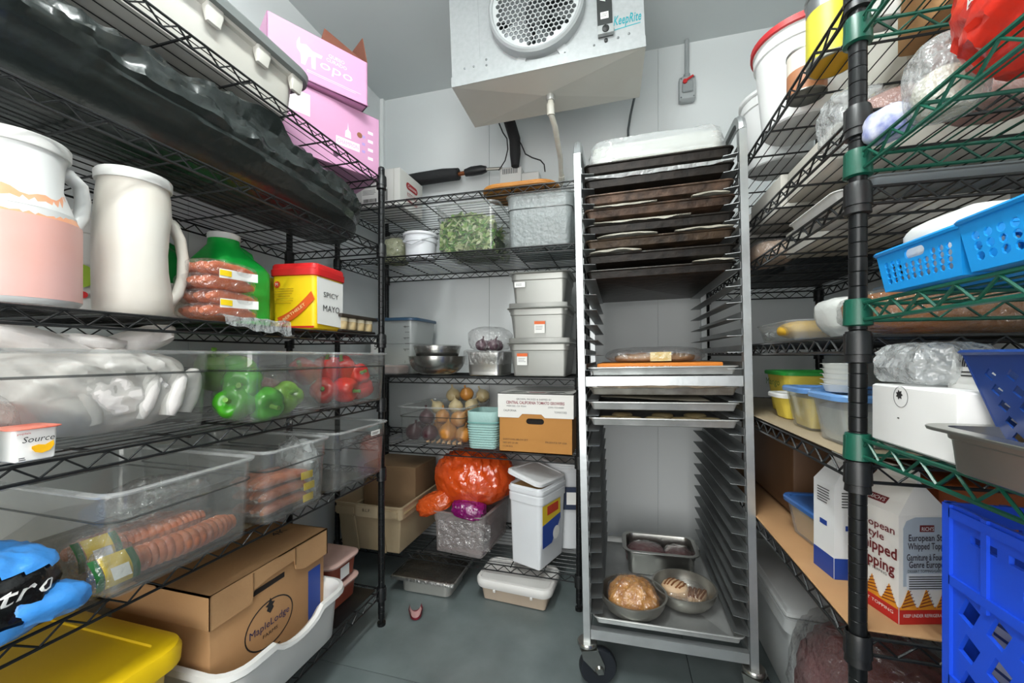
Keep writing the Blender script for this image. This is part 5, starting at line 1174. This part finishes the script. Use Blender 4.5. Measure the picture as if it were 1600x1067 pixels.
for i in range(5):
    p = thing('paper_cup', 'white paper cup stacked on the nearer blue lid, %s from the bottom' % ('first', 'second', 'third', 'fourth', 'fifth', 'sixth')[i], 'cup', (.464, 1.005, Z5 + .106 + .011 * i), 0, 'white paper cups')
    G().lathe([(.030, 0), (.036, .0155), (.040, .0155), (.040, .0162), (.034, .0162), (.027, .001)], 20).build('cup', mat('#dcdeda', .5), p)
# sixth shelf
t = thing('cardboard_sheet', 'flat brown cardboard sheet under the cream cartons on the sixth right shelf', 'sheet', (.63, 1.43, .6145), 0)
G().rbox(.46, 1.18, .004, .004, 0, b=.001).warp(lambda p: (p.x, p.y, p.z + .0)).build('sheet_board', mat('#b68d63', .8, var=(5, '#9a7048', .7)), t)
Z6 = .619
t = thing('brown_carton', 'large dark brown carton at the far end of the sixth right shelf', 'carton', (.665, 1.62, Z6), 0); carton(t, .33, .52, .235, mat('#5e4128', .6, var=(3, '#4a3018', .6)), r=.012)
tub_lid('blue lidded clear tub of yellow food on the cardboard of the sixth right shelf', .54, 1.19, Z6, -84, .21, .19, .10, CLOUDY, YF, mat('#35619f', .35), .72)
# gable top cartons
def gable(label, x, y, z, rz, w, d, h, top, m=WHB, group=None):
    t = thing('cream_carton', label, 'carton', (x, y, z), rz, group)
    W, D = w / 2, d / 2
    G().add([(-W, -D, 0), (W, -D, 0), (W, D, 0), (-W, D, 0), (-W, -D, h), (W, -D, h), (W, D, h), (-W, D, h), (-.004, -D + .012, top), (.004, -D + .012, top), (.004, D - .012, top), (-.004, D - .012, top)],
            [(3, 2, 1, 0), (0, 1, 5, 4), (1, 2, 6, 5), (2, 3, 7, 6), (3, 0, 4, 7), (4, 5, 9, 8), (5, 6, 10, 9), (6, 7, 11, 10), (7, 4, 8, 11)]).build('carton_body', m, t, smooth=False)
    G().box(-.003, .003, -D + .012, D - .012, top - .002, top + .022).build('top_seal', m, t)
    return t
t = gable('white and red gable-top carton of whipped topping on the sixth right shelf behind the post', .519, .932, Z6, 16, .098, .102, .195, .250, mat('#e9e6e0', .45), 'cream cartons')
DR = mat('#6e1f22', .5); OG = mat('#d98e22', .5); RD2 = mat('#b3201c', .5)
def rich(t, M, side):
    w2 = .049 if side else .051
    sticker(t, M, rect2(-w2, w2, 0, .030), RD2, 'red_band'); text('KEEP UNDER REFRIGERATION' if side else 'DESSERT TOPPING', t, M @ T((0, 0, .0004)), 0, .016, .006, WHITEL, .085)
    for k in range(3):
        x = -w2 + (2 * w2) * (k + .5) / 3
        pts = []
        for q in range(13): pts.append((x - w2 / 3 + (2 * w2 / 3) * q / 12, .028 + .036 * (1 - abs(q / 6 - 1)) ** 1.3))
        sticker(t, M, pts + [(x + w2 / 3, .028), (x - w2 / 3, .028)][:0] + [(x + w2 / 3, .026), (x - w2 / 3, .026)], OG, 'swirl_print', .0010)
        g = G()
        for q in range(5):
            y = .030 + .006 * q; hw_ = (w2 / 3) * (1 - (y - .028) / .036) * .85
            g.plate([(x - hw_, y), (x + hw_, y + .006), (x + hw_, y + .0075), (x - hw_, y + .0018)], (), 0, M @ T((0, 0, .0016)))
        g.build('swirl_lines', DR, t, smooth=False, kind='stuff')
M = LEFT(-.0495)
rich(t, M, 0); text('European\nStyle', t, M, .004, .152, .014, DR, .082, 'blackletter', 0, .012); text('Whipped\nTopping', t, M, .002, .105, .021, DR, .094, 'blackletter', 0, .02); text('DESSERT TOPPING', t, M, 0, .078, .005, INK, .06)
MT = Matrix.Translation((-.0495, 0, .195)) @ rot('Y', 39.5) @ LEFT(0)
sticker(t, MT, rect2(-.018, .018, .012, .026), DR, 'brand_plate'); text("RICH'S", t, MT @ T((0, 0, .0005)), 0, .019, .008, WHITEL, .030)
M = FRONT(-.0515)
sticker(t, M, [(-.042, .068), (.049, .068), (.049, .192), (-.02, .192), (-.036, .185), (-.042, .172)], mat('#aeb9c4', .5), 'grey_panel')
rich(t, M, 1)
sticker(t, M, rect2(-.012, .014, .166, .178), DR, 'brand_plate', .0012); text("RICH'S", t, M @ T((0, 0, .0012)), .001, .172, .007, WHITEL, .022)
for s, v, hh_, ww in (('European Style', .154, .012, .075), ('Whipped Topping', .139, .012, .078), ('Garniture à Fouetter', .121, .012, .082), ('Genre Européen', .106, .012, .074)): text(s, t, M @ T((0, 0, .0008)), .004, v, hh_, mat('#2a1c28', .6), ww, 'blackletter', 0, .012)
text('DESSERT TOPPING/GARNITURE', t, M @ T((0, 0, .0008)), .004, .096, .005, INK, .078)
sticker(t, M, rect2(-.036, .046, .062, .091), mat('#d8dde2', .5), 'text_box', .0012); lines(t, M @ T((0, 0, .001)), -.033, .044, .085, .0042, 6, .0016, INK, jag=False)
t = gable('white and blue gable-top carton with a barcode, behind the whipped topping carton', .478, 1.048, Z6, 8, .068, .07, .20, .245, mat('#dfe0e0', .45), 'cream cartons')
for M in (FRONT(-.0352), LEFT(-.0342)):
    sticker(t, M, rect2(-.034, .034, 0, .045), BLUE, 'blue_band'); sticker(t, M, rect2(-.012, .012, .105, .116), BLUE, 'blue_patch'); lines(t, M, -.02, .024, .185, .006, 6, .0022, INK)
barcode(t, FRONT(-.0353), .004, .028, .05, .095)
t = thing('orange_carton', 'orange carton at the back of the sixth right shelf behind the whipped topping', 'carton', (.72, 1.06, Z6), 0); carton(t, .24, .20, .235, mat('#a8521c', .6))
# under the right unit
t = thing('foam_box', 'large pale foam box on the floor under the right shelves', 'box', (.70, 1.66, .001), 0)
G().prof(.38, .50, .02, [(-.02, 0), (-.015, .004), (0, .24), (.012, .242), (.012, .285), (.004, .29)], 4).build('box_body', mat('#c2c6c6', .6), t); G().rbox(.41, .53, .03, .01, .2905).build('lid', mat('#cfd3d3', .6), t)
t = thing('meat_sack', 'clear plastic sack of dark red meat on the floor under the right shelves', 'bagged food', (.64, 1.16, .001), 0)
blob(.17, .22, .40, 40, .8, .10, 10, 151, .9).build('meat', mat('#63252a', .45, var=(6, '#8e5a58', .8), bump=(20, .4)), t); blob(.18, .235, .44, 44, .8, .12, 13, 153, .9).build('film', FILM, t)

# ---------------------------------------------------------------- green unit by the camera
REDF = clear('#e8402e', .80, .10, .15, bump=(24, .7), hcol='#d92a1c')
t = thing('red_bag', 'crumpled red plastic bag with white print on the top green shelf', 'bag', (.545, .560, 1.46), -90)
RB = blob(.135, .125, .19, 64, .7, .14, 16, 161, .85); RB.build('bag_film', mat('#d9301f', .32, bump=(24, .5), spec=.6), t)
for i, (s, u, v, h) in enumerate((('DI', -.05, .14, .016), ('AO', .02, .12, .015), ('BOS', -.03, .07, .016), ('TA', .05, .06, .015), ('DO', .06, .15, .015))):
    o = text(s, t, T((0, -.12, 0)) @ FRONT(0), u, v, h, WHITEL); conform(o, t.children[0], .003)
blob(.05, .05, .05, 26, .8, .3, 30, 163, .9, M=T((.10, -.06, .0))).build('bag_knot', mat('#cf2a1c', .32), t)
blob(.05, .04, .05, 26, .8, .3, 30, 165, .9, M=T((.09, .02, .155))).build('bag_handle', mat('#cf2a1c', .32), t)
t = thing('dough_bag', 'clear bag of pale dough before the red bag on the top green shelf', 'bagged food', (.472, .742, 1.46), -90)
blob(.034, .035, .070, 30, .8, .06, 20, 171, .9).build('dough', mat('#dcd7c2', .6, var=(14, '#cdc6aa', .5)), t); blob(.038, .042, .115, 40, .7, .12, 16, 173, .9).build('film', FILMW, t)
t = thing('blue_white_pack', 'small blue and white pack at the far end of the top green shelf', 'packet', (.432, .800, 1.46), -60)
blob(.03, .022, .05, 22, .6, .1, 30, 175, .95).build('pack', mat('#e2e4ea', .4, var=(40, '#24409c', 1)), t)
# blue baskets
def basket(label, x, y, z, rz, w, d, h, m, rows, cols, hole, hand, taper=.012, group=None, dia=False):
    t = thing('plastic_basket', label, 'basket', (x, y, z), rz, group)
    def side(L, Ltop, M, hd):
        hs = []
        for r in range(rows):
            v = .010 + (h - .026) * (r + .5) / rows
            n = max(1, int(L / (hole * 1.5)))
            for c in range(n):
                u = (-L / 2 + .010 + (L - .020) * (c + .5) / n) * (L + (Ltop - L) * v / h) / L
                if hd and abs(u) < hand[0] / 2 + hole * .7 and abs(v - hand[2]) < hand[1] / 2 + hole * .75: continue
                hs.append([(u + hole * .52 * math.cos(a), v + hole * .52 * math.sin(a)) for a in [2 * PI * k / (4 if dia else 8) + (0 if dia else PI / 8) for k in range(4 if dia else 8)]])
        if hd: hs.append(stad2(0, hand[2], hand[0], hand[1]))
        G().plate([(-L / 2, 0), (L / 2, 0), (Ltop / 2, h), (-Ltop / 2, h)], hs, .0022, M).build('basket_side', m, t, smooth=False)
    tl = math.degrees(math.atan2(taper, h))
    for k, (L, off) in enumerate(((w, d), (d, w), (w, d), (d, w))):
        side(L, L + 2 * taper, rot('Z', 90 * k) @ T((0, -off / 2, 0)) @ rot('X', tl) @ FRONT(0), k % 2 == 0 and hand)
    G().rbox(w, d, .003, .004, 0, b=.001).build('basket_floor', m, t)
    W2, D2 = w + 2 * taper, d + 2 * taper
    G().prof(W2, D2, .006, [(-.003, h - .005), (.003, h - .005), (.0055, h - .002), (.003, h + .001), (-.003, h + .001)], 3, False, False).build('rim', m, t)
    return t
LB = mat('#1590dc', .35, spec=.5); DB = mat('#17387a', .35, spec=.5)
basket('light blue perforated basket with a long handle hole, nearer of the pair', .50, .468, 1.199, -90, .245, .20, .062, LB, 3, 0, .0105, (.085, .014, .051), .008, 'light blue baskets')
basket('light blue perforated basket holding a white bag, farther of the pair', .50, .678, 1.199, -88, .135, .20, .060, LB, 4, 0, .0085, (.036, .013, .046), .008, 'light blue baskets')
t = thing('white_bag', 'folded white plastic bag filling the farther light blue basket', 'bag', (.495, .676, 1.203), -90)
blob(.064, .09, .092, 36, .5, .07, 16, 181, .95).build('bag_film', mat('#dfe1df', .4, bump=(26, .35)), t)
t = thing('white_bag', 'white bag seen through the holes of the nearer light blue basket', 'bag', (.50, .47, 1.203), -90)
blob(.105, .085, .06, 30, .5, .08, 16, 183, .95).build('bag_film', mat('#dfe1df', .4, bump=(26, .35)), t)
# white box with film on the lower green shelf
t = thing('white_carton', 'white carton with a small black star mark on the lower green shelf', 'carton', (.515, .705, .964), -90)
carton(t, .172, .22, .092, mat('#e6e5e3', .55)); F = FRONT(-.1101)
sticker(t, F, disc2(-.015, .076, .0155, n=28), mat('#4a4a4a', .6), 'arc_print', holes=[disc2(-.015, .076, .0150, n=28)])
st = []
for k in range(14): a = PI * k / 7; q = .0075 if k % 2 == 0 else .0045; st.append((-.018 + q * math.cos(a), .079 + q * math.sin(a)))
sticker(t, F, st, INK, 'star_mark'); sticker(t, F, stad2(-.02, .044, .004, .0015), INK, 'dot')
G().box(.0, .084, -.064, -.0615, .092, .142, T((0, -.063, .092)) @ rot('X', -8) @ T((0, .063, -.092))).build('raised_flap', mat('#e1e0dc', .55), t); F = T((0, -.063, .092)) @ rot('X', -8) @ T((0, .063, -.092)) @ FRONT(-.064); barcode(t, F, .012, .05, .122, .139); lines(t, F, .02, .055, .114, .005, 2, .002, INK)
t = thing('film_bag', 'empty crumpled clear bag lying on the white carton of the green shelf', 'film', (.462, .750, 1.0575), -90)
blob(.056, .05, .060, 54, .65, .26, 16, 191, .93).build('film', FILMW, t)
t = thing('steel_food_pan', 'steel food pan standing out over the front of the lower green shelf', 'food pan', (.490, .452, .964), -90)
hotel_pan(t, .32, .275, .054, mat('#b0b0a9', .3, .9, var=(8, '#8b8a83', .6)), .02, .016)
DBK = basket('dark blue tapered basket of yellow lemons standing in the steel pan', .515, .492, .972, -90, .19, .155, .135, DB, 6, 0, .0145, None, .030, None, True)
for i, (x, y, z) in enumerate(((.48, .545, 1.0), (.48, .475, 1.0), (.55, .51, 1.0), (.478, .50, 1.045), (.472, .57, 1.040), (.53, .545, 1.05))):
    p = thing('lemon', ['yellow lemon at the far end of the dark blue basket, low', 'yellow lemon in the middle of the dark blue basket, low', 'yellow lemon at the back of the dark blue basket', 'yellow lemon on top in the middle of the dark blue basket', 'yellow lemon at the front far side of the dark blue basket', 'yellow lemon on top at the far end of the dark blue basket'][i], 'lemon', (x, y, z), 40 * i, 'lemons in the dark blue basket')
    G().lathe([(0, -.032), (.006, -.030), (.018, -.020), (.023, 0), (.018, .020), (.006, .030), (0, .033)], 16, rot('X', 90)).build('rind', mat('#e3b718', .4, bump=(150, .15)), p)
# milk crates
CB = mat('#1747c4', .38, spec=.5)
for k in range(3):
    t = thing('milk_crate', ['lowest blue milk crate of the stack beside the green shelves', 'middle blue milk crate of the stack, white packs showing through its lattice', 'topmost blue milk crate, its rim just under the lower green shelf'][k], 'crate', (.575, .50, .002 + .303 * k), -90, 'stacked blue milk crates')
    W3 = .315; H3 = .30
    for q in range(4):
        hs = [stad2(0, .235, .105, .032)]
        for c in range(5):
            u = -.10 + .05 * c
            for r_, (v0, v1) in enumerate(((.03, .055), (.262, .272))): hs.append(rect2(u - .018, u + .018, v0, v1))
        for c in range(-3, 4):
            for r_ in range(3):
                u, v = c * .04, .085 + r_ * .045
                if abs(u) < .145: hs.append([(u - .016, v - .010), (u + .004, v - .017), (u + .016, v + .008), (u - .004, v + .017)])
        G().plate(rect2(-W3 / 2, W3 / 2, 0, H3), hs, .005, rot('Z', 90 * q) @ T((0, -W3 / 2, 0)) @ FRONT(0)).build('crate_side', CB, t, smooth=False)
        g = G()
        for v in (.002, .068, .197, .284): g.box(-W3 / 2 + .012, W3 / 2 - .012, -W3 / 2 - .004, -W3 / 2, v, v + .012, rot('Z', 90 * q))
        for u in (-.150, .150, -.095, .095): g.box(u - .006, u + .006, -W3 / 2 - .004, -W3 / 2, 0, H3, rot('Z', 90 * q)) if abs(u) > .1 else g.box(u - .004, u + .004, -W3 / 2 - .0035, -W3 / 2, 0.19, H3, rot('Z', 90 * q))
        g.build('crate_rib', CB, t, smooth=False)
    G().rbox(W3, W3, .006, .004, 0, b=.001).build('crate_floor', CB, t)
    for i in range(2):
        for j in range(2):
            p = thing('white_packet', 'white printed packet inside the %s milk crate, %s' % (('lowest', 'middle', 'topmost')[k], ('far aisle side', 'near aisle side', 'far wall side', 'near wall side')[i * 2 + j]), 'packet', (.575 - .07 + .14 * i, .50 + .07 - .14 * j, .009 + .303 * k), -90, 'white packets in the milk crates')
            G().rbox(.125, .125, .19, .01).build('packet_body', mat('#dfe3ea', .45), p)
            lines(p, FRONT(-.0627), -.05, .05, .16, .014, 9, .004, mat('#3b4a7c', .6))
